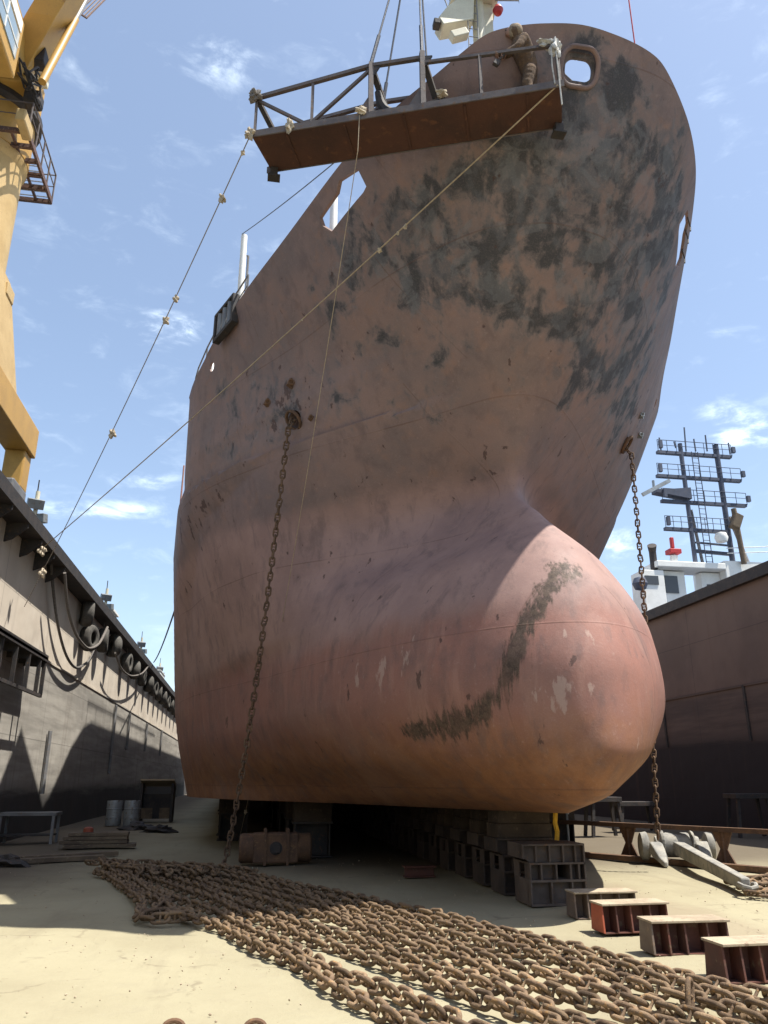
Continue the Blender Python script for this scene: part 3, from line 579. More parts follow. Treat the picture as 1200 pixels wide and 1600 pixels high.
# roller fairlead box on the edge
rf = MB(); pa = at_y(338, 512, 16.4); pb = at_y(366, 478, 15.6)
ax = (pb - pa).normalized(); up = Vector((0, 0, 1)); out = ax.cross(up).normalized()
c0 = (pa + pb) / 2 + Vector((0.02, 0, -0.02)); ln = 0.9
def fp(a_, z_, o_=0.0): return c0 + ax * a_ + up * z_ + out * o_
rf.bar(fp(-ln / 2, .30), fp(ln / 2, .30), .16, .08).bar(fp(-ln / 2, -.36), fp(ln / 2, -.36), .16, .1).bar(fp(-ln / 2, -.4), fp(-ln / 2, .33), .16, .08, ax).bar(fp(ln / 2, -.4), fp(ln / 2, .33), .16, .08, ax).bar(fp(-ln / 2, -.02, -.1), fp(ln / 2, -.02, -.1), .02, .6)
rfo = rf.build('roller_fairlead', M['dark'], ship, bevel=0.01)
for q in (-.28, -.03, .22): MB().tube([fp(q, -.31), fp(q, .26)], 0.075, 12).build('roller', M['greysteel'], rfo, smooth=True)
# masts and posts
def post(px, py0, py1, Y, r, name, mat, zb=9.9):
    a_ = at_y(px, py0, Y); b2 = a_.copy(); b2.z = at_y(px + 4, py1, Y).z; a_.z = zb
    return MB().cyl(a_, b2, r, 12, r * 0.9).build(name, mat, ship, smooth=True)
p1 = post(375, 470, 368, 20.0, 0.10, 'white_post', M['white'])
pl = at_y(388, 400, 20.2)
MB().tube([(pl.x, pl.y, 9.9), (pl.x, pl.y, pl.z), (pl.x - 0.15, pl.y, pl.z)], 0.035, 6).build('vent_pipe', M['greysteel'], ship)
post(521, 350, 284, 12.9, 0.08, 'white_post', M['white'], 11.35)
pw = at_y(990, 55, 11.2)
MB().cyl((pw.x, pw.y, 11.3), (pw.x, pw.y, at_y(984, -40, 11.2).z), 0.014, 8).build('whip_antenna', M['red'], ship)
# foremast with radar platform
fm = thing('foremast', (4.5, 13.6, 10.4), None, None); fm.parent = ship; del_keys = [k for k in ('label', 'category') if k in fm.keys()]
FM = Vector((4.5, 13.6, 0))
MB().cyl(FM + Vector((0.12, 0, 10.4)), FM + Vector((0.12, 0, 20.4)), 0.20, 18, 0.14).build('pole', M['cream'], fm, smooth=True)
MB().prism([FM + Vector(p_) for p_ in ((-.55, -.5, 0), (.55, -.5, 0), (.65, .6, 0), (-.55, .6, 0))], (0, 0, 19.55), (0, 0, 19.68)).build('platform', M['cream'], fm)
MB().prism([FM + Vector(p_) for p_ in ((-.1, -.3, 18.65), (-.85, -.35, 18.28), (-.95, -.3, 18.55), (-.75, -.3, 18.9), (-.3, -.3, 19.45), (-.05, -.3, 19.5))], (0, 0, 0), (0, .45, 0)).build('radar_arm', M['cream'], fm, bevel=0.02)
MB().box(FM + Vector((-.48, -.3, 18.05)), (.42, .22, .2), R3(0, -28, 0)).build('floodlight_box', M['cream'], fm, bevel=0.02)
MB().box(FM + Vector((-.98, -.2, 18.42)), (.16, .22, .16)).build('lamp', M['dark'], fm, bevel=0.02)
MB().box(FM + Vector((.34, .1, 18.9)), (.26, .3, 1.3)).build('cable_trunk', M['cream'], fm, bevel=0.02)
bp_ = at_y(778, 16, 13.4); MB().lathe([(0.001, -.13), (.09, -.1), (.13, 0), (.09, .1), (.001, .13)], bp_, 'Z', 16).build('red_lamp', M['red'], fm, smooth=True)
MB().tube([FM + Vector((.5, -.2, 19.5)), FM + Vector((1.1, -.2, 19.62)), FM + Vector((1.1, -.2, 19.5))], 0.02, 6).build('yard', M['greysteel'], fm)
rl = MB()
for k in range(5): rl.tube([FM + Vector((-.55 + k * .05, -.5 + k * .27, 19.6)), FM + Vector((-.75 + k * .05, -.5 + k * .27, 20.3))], .018, 6)
rl.tube([FM + Vector((-.75, -.5, 20.3)), FM + Vector((-.55, .6, 20.3))], .02, 6)
rl.build('guard_rail', M['greysteel'], fm)
ld = MB()
for sx in (-.12, .12): ld.tube([FM + Vector((-.12 + sx, -.28, 16.5)), FM + Vector((-.12 + sx, -.28, 19.5))], .014, 6)
for z_ in np.arange(16.6, 19.5, .25): ld.tube([FM + Vector((-.24, -.28, z_)), FM + Vector((0, -.28, z_))], .01, 5)
ld.build('ladder', M['greysteel'], fm)
MB().tube(sag(FM + Vector((0, 0, 18.3)), (2.4, 12.5, 11.9), 0.05), 0.012, 5).tube(sag(FM + Vector((.1, 0, 18.1)), (3.0, 12.5, 11.9), 0.05), 0.012, 5).build('stay_wire', M['wire'], fm)
# unseen deckhouse, its profile shaped to cast the shadow on the left wall
prof = [(19.3, 8.41), (19.3, 11.2), (20.5, 11.9), (22, 12.9), (23.6, 14.7), (27.6, 12.4), (28.4, 12.7), (29.5, 13.4), (31, 14.4), (33, 15.3), (34.5, 15.6), (95, 15.3), (95, 8.41)]
dh = MB().prism([(0, y_, z_) for y_, z_ in prof], (-1.85, 0, 0), (6.4, 0, 0)).build('deckhouse', M['white'], ship)
MB().tube([(-1.8, y_, 16.4) for y_ in (33.2, 40, 50, 60)], .03, 6).build('deckhouse_rail', M['white'], ship)
tr = MB()
for yy in np.arange(33.4, 60, 2.0): tr.tube([(-1.8, yy, 15.4), (-1.8, yy, 16.4)], .03, 6)
tr.build('rail_stanchion', M['white'], ship)
for k, (c_, s_) in enumerate((((0.54, 14.76, 9.45), .11), ((0.08, 15.40, 9.28), .10), ((0.95, 14.45, 8.55), .07), ((8.80, 15.60, 9.78), .09), ((9.22, 16.5, 9.70), .09))):
    lug = MB().box(c_, (s_ * 1.3, s_ * .7, s_ * 1.6), R3(12, 20, 35 if k < 3 else -35)).tube([Vector(c_) + Vector((s_ * .5 * math.cos(a), -s_ * .6, s_ * .5 * math.sin(a))) for a in np.linspace(0, 2 * math.pi, 12, endpoint=False)], s_ * .16, 6, closed=True)
    lug.build('mooring_lug', M['rust'] if k < 3 else M['galv'], ship)
for (y0_, z0_) in ((11.22, 11.75), (11.5, 11.7), (11.95, 11.6)):
    MB().tube([(7.70 + .38 * (y0_ - 11.1), y0_, z0_ + .02), (7.80 + .38 * (y0_ - 11.1), y0_ + .1, z0_ - .12), (7.72 + .38 * (y0_ - 11.1), y0_, z0_ - .3)], .014, 6).build('opening_bar', M['dark'], ship)

# ------------------------------------------------------------------ chains
def link_mesh(d=0.045, n=22, m=8):
    Lh, Wh = 3.0 * d - d / 2, 1.75 * d - d / 2     # centre line half sizes
    s = Lh - Wh; pts = []
    for k in range(n):
        a = 2 * math.pi * k / n
        pts.append((math.cos(a) * Wh + (s if math.cos(a) > 0.001 else -s if math.cos(a) < -0.001 else 0), math.sin(a) * Wh, 0))
    mb = MB().tube(pts, d / 2, m, closed=True)
    mb.tube([(0, -Wh, 0), (0, -Wh * .3, 0), (0, Wh * .3, 0), (0, Wh, 0)], [d * .42, d * .3, d * .3, d * .42], 6, caps=False)
    return mb
D = 0.043; PIT = 4 * D
def link_data(name, mat):
    o = link_mesh(D).build(name, mat, None, smooth=True, ang=60); me = o.data; bpy.data.objects.remove(o); return me
LK = link_data('link', M['chain']); LKD = link_data('link', M['chain_dark'])
LKV = np.empty(len(LK.vertices) * 3, np.float32); LK.vertices.foreach_get('co', LKV); LKV = LKV.reshape(-1, 3)
LKF = [tuple(p_.vertices) for p_ in LK.polygons]
def link_frames(path, roll0=45, jit=10, pit=PIT, lift=None):
    """Place links every pitch along a polyline; alternate roll +-."""
    P = [Vector(p_) for p_ in path]; out = []; acc_ = 0.0; nxt = 0.0; i = 0; k = 0
    for a_, b2 in zip(P[:-1], P[1:]):
        L_ = (b2 - a_).length
        while nxt <= acc_ + L_:
            c = a_.lerp(b2, (nxt - acc_) / L_); d = (b2 - a_).normalized()
            z = Vector((0, 0, 1)) if abs(d.z) < .9 else Vector((1, 0, 0)); y = z.cross(d).normalized(); z = d.cross(y)
            R = Matrix((d, y, z)).transposed()
            r = roll0 * (1 if k % 2 else -1) + random.gauss(0, jit) if roll0 == 45 else (roll0 + 90 * (k % 2) + random.gauss(0, jit))
            Rm = R @ Matrix.Rotation(math.radians(r), 3, 'X') @ Matrix.Rotation(math.radians(random.gauss(0, jit * .35)), 3, 'Z')
            out.append(Matrix.Translation(c) @ Rm.to_4x4() @ Matrix.Scale(pit / PIT, 4)); nxt += pit; k += 1
        acc_ += L_
    return out
CAMV = Vector((0, 0, HCAM))
def make_chain(root, frames, data, cap=100, inframe=True):
    inv = Matrix.Translation(-root.location)
    def size(Mx):
        c = Mx.translation - CAMV; f = c.x * math.sin(YAW) + c.y * math.cos(YAW); r = c.x * math.cos(YAW) - c.y * math.sin(YAW)
        z = f * math.cos(PITCH) + c.z * math.sin(PITCH); v = c.z * math.cos(PITCH) - f * math.sin(PITCH)
        px, py = 600 + FPX * r / z, 800 - FPX * v / z
        return (0 < px < 1200 and py < 1600, -z)
    fr = sorted(frames, key=size, reverse=True)
    for Mx in fr[:cap]:
        o = bpy.data.objects.new('link', data); COL.objects.link(o); o.parent = root; o.matrix_local = inv @ Mx
    rest = fr[cap:]
    if rest:
        V = []; F = []; n = len(LKV)
        for k, Mx in enumerate(rest):
            A = np.array(inv @ Mx); V.append(LKV @ A[:3, :3].T + A[:3, 3]); F += [tuple(i + k * n for i in f) for f in LKF]
        me = bpy.data.meshes.new('links'); me.from_pydata(np.concatenate(V).tolist(), [], F); me.shade_smooth(); me.materials.append(data.materials[0])
        o = bpy.data.objects.new('links', me); COL.objects.link(o); o.parent = root; o['kind'] = 'stuff'

# ranged chain on the floor: ten long runs side by side, turning at the far end
fc = thing('anchor_chain', (1.0, 11.0, 0), 'rusty anchor chain laid out on the sandy floor in many long parallel runs', 'chain')
frames = []
u = Vector((0.345, -0.939, 0)); wv = Vector((0.939, 0.345, 0))
NEAR = [0.0, .30, .74, 1.04, 1.46, 1.76, 2.12, 2.46, 2.76]
FAR = [0.0, .27, .55, .83, 1.11, 1.39, 1.67, 1.95, 2.23]
NR = 9
P0 = Vector((-0.42, 10.7, 0))
far = [5.3, 7.3, 6.9, 6.5, 6.1, 5.8, 5.4, 4.8, 3.9]
def gz(): return 0.062
runs = []
for k in range(NR):
    f_ = far[k]; near = 6.4
    pts = []
    for q in np.linspace(-f_, near, 44):
        m_ = min(max((q + 4.5) / 8.0, 0), 1); off = FAR[k] + (NEAR[k] - FAR[k]) * m_
        wob = 0.05 * math.sin(q * 0.9 + k * 1.7) + 0.03 * math.sin(q * 2.7 + k * 2.9) + random.gauss(0, .008)
        pts.append(P0 + wv * off + u * float(q) + wv * wob + Vector((0, 0, gz())))
    if k == 0: pts = pts[5:]
    runs.append(pts); frames += link_frames(pts, 45, 9)
# turns at the far end, piled on the runs
for k in range(0, NR - 1):
    a_ = runs[k][0]; b2 = runs[k + 1][0]; mid = (a_ + b2) / 2 - u * 0.42
    arc = [a_ - u * 0.1, a_ - u * 0.28, mid, b2 - u * 0.28, b2 - u * 0.1]
    frames += link_frames([p_ + Vector((0, 0, 0.05)) for p_ in arc], 45, 16)
# a second layer across the heap at the far left
for k in range(6):
    a_ = runs[k + 1][2] + Vector((0, 0, .10)) - wv * 0.35; pts = [a_ + u * q * .4 + wv * (0.12 * math.sin(q * 2 + k) + q * 0.10) + Vector((0, 0, 0.02 * math.sin(q * 3 + k))) for q in np.linspace(0, 5.5 - k * .5, 10)]
    frames += link_frames(pts, 45, 18)
# a loose end curled beside the nearest run
cc_ = Vector((-0.85, 11.0, 0.06))
frames += link_frames([cc_ + Vector((0.34 * math.cos(a) * (1 - a * .035), 0.26 * math.sin(a) * (1 - a * .035), 0.004 * a)) for a in np.linspace(0.2, 9.8, 26)], 45, 22)
frames += link_frames([Vector((-1.2, 11.3, .06)), Vector((-1.25, 12.2, .07)), Vector((-1.6, 13.5, .07)), Vector((-2.1, 15.2, .07)), Vector((-2.6, 16.4, .08))], 45, 14)
frames += link_frames([Vector((-1.05, 11.6, .06)), Vector((-0.95, 12.5, .07)), Vector((-1.35, 13.6, .07)), Vector((-1.8, 15.4, .07)), Vector((-2.35, 16.6, .08))], 45, 14)
# some upstanding links
for (px, py) in ((1078, 1556),):
    q = at_z(px, py, 0.12); frames.append(Matrix.Translation(q) @ Euler((math.radians(random.uniform(60, 95)), math.radians(random.uniform(-70, -40)), math.radians(random.uniform(0, 60)))).to_matrix().to_4x4())
make_chain(fc, frames, LK)

# hanging chain from the near hawse
top = Vector((0.52, 14.74, 8.42)); bot = at_z(352, 1346, 0.16)
pts = []
for q in np.linspace(0, 1, 30):
    p_ = top.lerp(bot, q); sg_ = 4 * q * (1 - q); p_.x += 0.07 * sg_ * (0.4 + q); p_.z -= 0.28 * sg_; pts.append(p_)
pts = [Vector((0.85, 15.05, 8.90)), Vector((0.60, 14.83, 8.63))] + pts + [bot + Vector((-.12, -.5, -.1)), bot + Vector((-.2, -1.2, -.1))]
hc = thing('hanging_chain', tuple(bot), 'rusty anchor chain hanging slantwise from the near hawse hole to the floor', 'chain')
make_chain(hc, link_frames(pts, 10, 14, PIT * .86), LKD)
# chain on the far side of the bow
topR = Vector((8.45, 15.62, 8.75)); botR = at_z(1028, 1312, 0.55)
rc = thing('hanging_chain', tuple(botR), 'dark anchor chain hanging on the far side of the bow, passing behind the bulb', 'chain')
make_chain(rc, link_frames([Vector((8.2, 15.6, 9.05))] + [topR.lerp(botR, q) + Vector((0.05 * math.sin(q * 3.1), 0, -.08 * math.sin(q * 3.1))) for q in np.linspace(0, 1, 20)], 20, 12, PIT * .8), LKD)

# ------------------------------------------------------------------ anchor and its chain heap
aa = thing('anchor', tuple(at_z(1060, 1350, 0)), 'pale grey stockless anchor lying on the sand beside the rusty rail', 'anchor')
ac = at_z(1072, 1352, 0) + Vector((0, 0.25, 0.30)); ae = at_z(1166, 1384, 0.13)
ad = (ae - ac).normalized(); ah = Vector((ad.x, ad.y, 0)).normalized(); asd = Vector((-ah.y, ah.x, 0))   # asd: sideways
def ap(f_, s_, z_): return Vector((ac.x, ac.y, 0)) + ah * f_ + asd * s_ + Vector((0, 0, z_))
sh = MB(); L_ = (ae - ac).length
sh.add([ap(0.05, -.11, .18), ap(0.05, .11, .18), ap(.05, .11, .44), ap(.05, -.11, .44), ap(L_, -.07, .06), ap(L_, .07, .06), ap(L_, .07, .24), ap(L_, -.07, .24)], [(0, 1, 2, 3), (7, 6, 5, 4), (0, 4, 5, 1), (1, 5, 6, 2), (2, 6, 7, 3), (3, 7, 4, 0)])
sh.build('shank', M['anchor'], aa, bevel=0.025)
cr = MB().tube([ap(-.08, -.42, .34), ap(-.08, -.2, .36), ap(-.08, .2, .36), ap(-.08, .42, .34)], [.18, .24, .24, .18], 16)
cr.build('crown', M['anchor'], aa, smooth=True)
for s_ in (-1, 1):
    fk = MB(); prof = [(-.12, .30, .16), (.12, .34, .17), (.34, .24, .15), (.58, .13, .10), (.76, .05, .04)]
    rings = []
    for (f_, z_, wd) in prof:
        cx = s_ * (.46 - .06 * f_); th_ = .09 if f_ < .5 else .05
        zz_ = z_ if s_ < 0 else z_ + .02
        rings.append([ap(f_, cx - wd, zz_ - th_), ap(f_, cx + wd, zz_ - th_), ap(f_, cx + wd * .7, zz_ + th_), ap(f_, cx - wd * .7, zz_ + th_)])
    Vv = [p_ for r_ in rings for p_ in r_]; Ff = [(0, 1, 2, 3), (16, 17, 18, 19)]
    for i in range(4): Ff += [(i * 4 + j, i * 4 + (j + 1) % 4, i * 4 + 4 + (j + 1) % 4, i * 4 + 4 + j) for j in range(4)]
    fk.add(Vv, Ff); fk.build('fluke', M['anchor'], aa, bevel=0.02)
    # round tripping palms standing at the crown ends
    c = ap(-.14, s_ * .62, .32); c2 = ap(-.14, s_ * .72, .32)
    MB().tube([c - (c2 - c) * .6, c - (c2 - c) * .3, c, c2, c2 + (c2 - c) * .3], [.22, .28, .29, .27, .2], 24).build('palm', M['anchor'], aa, smooth=True)
    c = ap(-.05, s_ * .27, .40); MB().tube([c, ap(-.05, s_ * .34, .40)], [.25, .22], 20).build('shoulder', M['anchor'], aa, bevel=0.02)
MB().tube([ap(L_ - .02, -.1, .15), ap(L_ + .06, -.12, .16), ap(L_ + .2, -.09, .14), ap(L_ + .25, 0, .12), ap(L_ + .2, .09, .14), ap(L_ + .06, .12, .16), ap(L_ - .02, .1, .15)], .035, 8).build('shackle', M['anchor'], aa, smooth=True)
ch = thing('chain_heap', tuple(ae + Vector((.4, 0, -.13))), 'heap of rusty chain on the sand joined to the grey anchor ring', 'chain')
frames = []
s0 = ae + ah * .28 + Vector((0, 0, -.07))
frames += link_frames([s0, s0 + Vector((.2, -.12, 0)), s0 + Vector((.6, -.25, 0)), s0 + Vector((1.6, -.5, 0)), s0 + Vector((3, -1.2, 0))], 45, 14)
for k in range(5):
    b0 = s0 + Vector((.12 + .1 * k, .1 + .32 * k, .02))
    frames += link_frames([b0, b0 + Vector((.7, .1 * math.sin(k), .05)), b0 + Vector((1.5, -.25, .04)), b0 + Vector((2.6, -.7, .0))], 45, 20)
make_chain(ch, frames, LK)

# ------------------------------------------------------------------ keel blocks and stools
def keel_block(first):
    r = local_thing('keel_block', (0, 0, 0), 'keel block', 'keel block')
    W2 = .41; bm_ = M['block'] if first else M['block_shaded']
    base = MB().bb((-W2, -.33, 0), (W2, -.30, .03)).bb((-W2, -.35, 0), (W2, .35, .025)).bb((-W2, -.24, .0251), (W2, -.22, .2999)).bb((-W2, -.35, .30), (W2, .35, .33))
    for x_ in (-W2 + .012, -.1, .2, W2 - .012): base.bb((x_ - .012, -.345, .025), (x_ + .012, .345, .30))
    base.build('base_course', bm_, r)
    mid = MB().bb((-W2, -.35, .331), (-W2 + .02, -.12, .5249)).bb((-W2, .12, .331), (-W2 + .02, .35, .5249)).bb((W2 - .02, -.35, .33), (W2, .35, .545)).bb((-W2, -.22, .331), (-.02, -.2, .5249)).bb((.18, -.22, .331), (W2, -.2, .5249)).bb((-W2, -.35, .525), (W2, .35, .55))
    for x_ in (-.24, -.02, .19, .31): mid.bb((x_ - .012, -.345, .33), (x_ + .012, .345, .525))
    mid.build('middle_course', bm_, r)
    topc = MB().prism([(-.50, 0, .79), (.42, 0, .79), (.42, 0, .551), (-.38, 0, .551), (-.50, 0, .64)], (0, -.25, 0), (0, -.23, 0)).bb((-.50, -.33, .765), (.42, .33, .79)).bb((-.5, -.33, .60), (-.475, .33, .765))
    for x_ in (-.3, -.1, .1, .28, .408): topc.bb((x_ - .012, -.33, .551), (x_ + .012, .33, .765))
    topc.build('top_course', bm_, r)
    if not first: MB().bb((-.46, -.3, .791), (.42, .3, 1.0)).bb((-.44, -.29, 1.002), (.4, .29, 1.2)).build('timber_cap', M['cap'], r, bevel=.012)
    return r
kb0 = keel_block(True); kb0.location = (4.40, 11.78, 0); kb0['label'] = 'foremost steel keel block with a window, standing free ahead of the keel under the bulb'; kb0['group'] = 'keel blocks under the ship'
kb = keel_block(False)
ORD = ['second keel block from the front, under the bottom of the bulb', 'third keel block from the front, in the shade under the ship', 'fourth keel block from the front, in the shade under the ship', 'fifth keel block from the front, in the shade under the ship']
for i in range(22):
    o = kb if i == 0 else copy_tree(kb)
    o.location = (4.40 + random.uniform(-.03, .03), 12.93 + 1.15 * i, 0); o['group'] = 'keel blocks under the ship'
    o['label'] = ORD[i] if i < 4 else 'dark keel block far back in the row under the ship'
sbk = local_thing('side_block', (0, 0, 0), 'dark timber-capped bilge block in the deep shade beneath the hull', 'side block', 'bilge blocks under the hull')
MB().bb((-.45, -.4, 0), (.45, .4, .03)).bb((-.4, -.35, .03), (-.37, .35, .7)).bb((.37, -.35, .03), (.4, .35, .7)).bb((-.37, -.02, .03), (.37, .02, .7)).bb((-.45, -.4, .7), (.45, .4, .74)).build('frame', M['dark'], sbk)
MB().bb((-.42, -.38, .741), (.42, .38, 1.2)).build('timber_cap', M['cap'], sbk, bevel=.01)
n_ = 0
for xx, ys_ in ((1.6, np.arange(19.5, 42, 1.9)), (7.4, np.arange(19.5, 40, 2.3)), (-0.3, np.arange(25, 46, 2.3)), (9.2, np.arange(25, 45, 2.5))):
    for yy in ys_:
        o = sbk if n_ == 0 else copy_tree(sbk); n_ += 1
        o.location = (xx + random.uniform(-.1, .1), yy, 0)

def stool(matf, end, name='steel_stool'):
    r = local_thing(name, (0, 0, 0), 'x', 'stool')
    w, h, dp = .80, .31, .30
    MB().bb((-w / 2 - .02, -dp / 2 - .02, h - .022), (w / 2 + .02, dp / 2 + .02, h)).build('top_plate', M['pale_tan'], r, bevel=.004)
    web = MB().bb((-w / 2, .02, .012), (w / 2, .04, h - .0221)).bb((-w / 2, -dp / 2, 0), (w / 2, dp / 2, .012)); web.build('web', matf, r)
    for x_ in (-w / 2 + .16, -w / 2 + .34, w / 2 - .22, w / 2 - .012):
        MB().prism([(x_, -dp / 2 - .02, .0122), (x_, dp / 2, .0122), (x_, dp / 2 - .03, h - .0222), (x_, -dp / 2 + .01, h - .0222)], (-.009, 0, 0), (.009, 0, 0)).build('gusset', matf, r)
    MB().prism([(-w / 2, -dp / 2 - .02, .0122), (-w / 2, dp / 2, .0122), (-w / 2, dp / 2 - .03, h - .0222), (-w / 2, -dp / 2 + .01, h - .0222)], (-.02, 0, 0), (0, 0, 0)).build('end_plate', end, r)
    return r
for i, (px, py, mf, me_, lab) in enumerate(((905, 1437, M['stool_grey'], M['stool_grey'], 'brown-grey steel stool nearest the keel blocks, farthest of the row of four'),
    (935, 1460, M['stool'], M['orange'], 'steel stool with a bright orange-red end plate, second from the keel blocks'),
    (1010, 1495, M['stool'], M['stool_grey'], 'dark red steel stool between the orange-ended one and the nearest one'),
    (1110, 1540, M['stool'], M['stool'], 'dark red steel stool nearest the camera, cut by the right edge'))):
    s_ = stool(mf, me_); p_ = at_z(px, py, 0); s_.location = (p_.x + .40 + (-.02, .07, .11, .16)[i], p_.y + .15, 0); s_['label'] = lab; s_['group'] = 'steel stools in a row on the keel line'
    s_.rotation_euler = (0, 0, math.radians((-1, 2, -2, 1)[i]))
pb_ = at_z(655, 1370, 0)
tag(MB().bb((-.28, -.12, 0), (.28, .12, .02)).bb((-.27, -.02, .02), (.27, .0, .16)).bb((-.29, -.13, .16), (.29, .13, .18)).build('packing_beam', M['stool'], None, bevel=.006), 'short dark red steel packing beam lying in the shade left of the keel blocks', 'beam').location = pb_

# rusted mooring block with round ends
bl = thing('mooring_block', tuple(at_z(430, 1352, 0) + Vector((0, .25, 0))), 'rusty squat steel block with rounded ends on the floor right of the hanging chain', 'steel block')
B0 = Vector(bl.location)
MB().bb(B0 + Vector((-.46, -.27, .04)), B0 + Vector((.46, .27, .60))).build('body', M['rust'], bl, bevel=.03)
for sx in (-1, 1):
    c = B0 + Vector((sx * .44, 0, .31))
    MB().lathe([(.001, -.17), (.25, -.16), (.285, -.12), (.285, .12), (.25, .16), (.001, .17)], c + Vector((sx * .14, 0, .0)), 'X', 26).build('drum', M['rust'], bl, smooth=True)
for sx in (-.22, .24): MB().bb(B0 + Vector((sx - .025, -.31, 0)), B0 + Vector((sx + .025, .30, .68))).build('rib', M['rust'], bl)
MB().lathe([(.001, -.05), (.09, -.05), (.09, .02), (.13, .02), (.13, .05), (.001, .05)], B0 + Vector((0, -.30, .32)), 'Y', 18).build('boss', M['dark'], bl, smooth=True)

# rusty rail on hourglass stands (right)
r1, r0 = Vector((10.9, 13.2, 0)), Vector((5.9, 21.8, 0))
gr = thing('rail_beam', tuple((r0 + r1) / 2), 'long rusty brown rail on hourglass stands running past the grey anchor', 'rail')
MB().bar(r0 + Vector((0, 0, .70)), r1 + Vector((0, 0, .70)), .16, .09).build('beam', M['rust'], gr)
for q in (.03, .27, .50, .72, .93):
    c = r0.lerp(r1, q); dv = (r1 - r0).normalized(); st_ = MB()
    Wp = [(-.26, 0), (.26, 0), (.07, .34), (.2, .65), (-.2, .65), (-.07, .34)]
    st_.prism([c + dv * a_ + Vector((0, 0, z_)) for a_, z_ in Wp], (-.02, -.012, 0), (.02, .012, 0))
    st_.bar(c + Vector((0, 0, .02)), c + Vector((0, 0, .65)), .09, .09); st_.build('stand', M['rust'], gr)
MB().bar(r0 + Vector((-.3, -.2, .06)), r1 + Vector((-.3, -.2, .06)), .2, .1).build('floor_rail', M['rust'], gr)

# blocks and clutter near the right wall
for k, (x_, y_, w_, h_) in enumerate(((11.0, 24.5, 1.0, 1.0), (15.3, 23.5, 1.2, 1.1), (13.2, 26.8, 1.4, .8))):
    r = thing('block_stack', (x_, y_, 0), ['dark steel trestle standing beyond the rail near the hull', 'tall dark steel trestle against the right wall', 'wide dark steel trestle far along the right wall'][k], 'trestle')
    for sx in (-1, 1):
        for sy in (-1, 1): MB().bar((x_ + sx * w_ / 2, y_ + sy * .3, 0), (x_ + sx * w_ / 2 * .8, y_ + sy * .25, h_), .09).build('leg', M['dark'], r)
    MB().bb((x_ - w_ / 2, y_ - .35, h_), (x_ + w_ / 2, y_ + .35, h_ + .14)).build('top_beam', M['dark'], r, bevel=.01)
# hanging strap and post by the foremost block
st_ = MB(); pt = at_y(870, 1313, 11.75); pu = at_y(868, 1268, 11.75)
st_.tube([pt, pt.lerp(pu, .3) + Vector((.015, 0, 0)), pt.lerp(pu, .6) - Vector((.015, 0, 0)), pu], .035, 6)
tag(st_.build('strap', M['yellow_strap'], None, org=pt), 'yellow strap hanging under the bulb onto the foremost keel block', 'strap')
pp = at_z(890, 1335, 0)
po = thing('marker_post', tuple(pp), 'thin grey post with a white cloth top beside the foremost keel block', 'post')
MB().cyl(pp, pp + Vector((0, 0, .98)), .03, 8).build('pole', M['galv'], po)
def rag(name, c, s, mat, parent=None, seed=0, n=26):
    rg = np.random.default_rng(seed); bm = bmesh.new(); bmesh.ops.create_icosphere(bm, subdivisions=3, radius=1)
    ph = rg.uniform(0, 6, 9)
    for v in bm.verts:
        q = v.co; k = 1 + .35 * math.sin(q.x * 3.1 + ph[0]) * math.sin(q.y * 4 + ph[1]) + .3 * math.sin(q.z * 5 + ph[2] + q.x * 3) + .16 * math.sin(q.x * 9 + q.y * 11 + ph[3])
        v.co = Vector((q.x * s[0], q.y * s[1], q.z * s[2])) * k
    mb = MB(); mb.add([v.co + Vector(c) for v in bm.verts], [tuple(v.index for v in f.verts) for f in bm.faces]); bm.free()
    return mb.build(name, mat, parent, smooth=True)
rag('cloth', pp + Vector((0, 0, 1.0)), (.07, .07, .08), M['rag_white'], po, 3)

# ------------------------------------------------------------------ left floor clutter
wt = thing('work_bench', tuple(at_z(42, 1318, 0)), 'low grey steel work bench in the shade at the left wall', 'bench')
b0 = Vector(wt.location)
MB().bb(b0 + Vector((-.75, -.4, .72)), b0 + Vector((.75, .4, .80))).build('top', M['greysteel'], wt)
for sx in (-.68, .68):
    for sy in (-.34, .34): MB().bar(b0 + Vector((sx, sy, 0)), b0 + Vector((sx, sy, .72)), .07).build('leg', M['greysteel'], wt)
MB().bb(b0 + Vector((-.68, -.3, .2)), b0 + Vector((.68, .3, .24))).build('shelf', M['dark'], wt)
pk = thing('plank_stack', tuple(at_z(150, 1325, 0)), 'stack of dark planks on the floor in front of the barrels', 'planks')
b0 = Vector(pk.location)
for k in range(4): MB().box(b0 + Vector((random.uniform(-.1, .1), .1, .06 + .09 * k)), (1.75 - .1 * k, .55, .08), R3(0, 0, random.uniform(-6, 6))).build('plank', M['timber'], pk, bevel=.008)
oc = thing('orange_cap', tuple(b0 + Vector((-.25, .1, .375))), 'small orange cap lying on the stack of dark planks', 'cap')
MB().lathe([(.13, 0), (.12, .09), (.07, .12), (.001, .13)], tuple(oc.location), 'Z', 16).build('dome', M['orange'], oc, smooth=True)
for k in range(2):
    lp = MB(); a_ = at_z(0 - 20 * k, 1343 + 5 * k, .05 + .0 * k); b2 = at_z(182 - 20 * k, 1333 + 6 * k, .05)
    lp.bar(a_, b2, .28, .09); tag(lp.build('long_plank', M['timber'], None, org=(a_ + b2) / 2, bevel=.008), ['long dark board lying on the floor near the bench, the farther one', 'long dark board lying on the floor near the bench, the nearer one'][k], 'board', 'boards on the floor at the left')
brl = local_thing('barrel', tuple(at_z(176, 1290, 0)), 'grey steel barrel at the dock wall, left one of the pair', 'barrel', 'barrels at the dock wall')
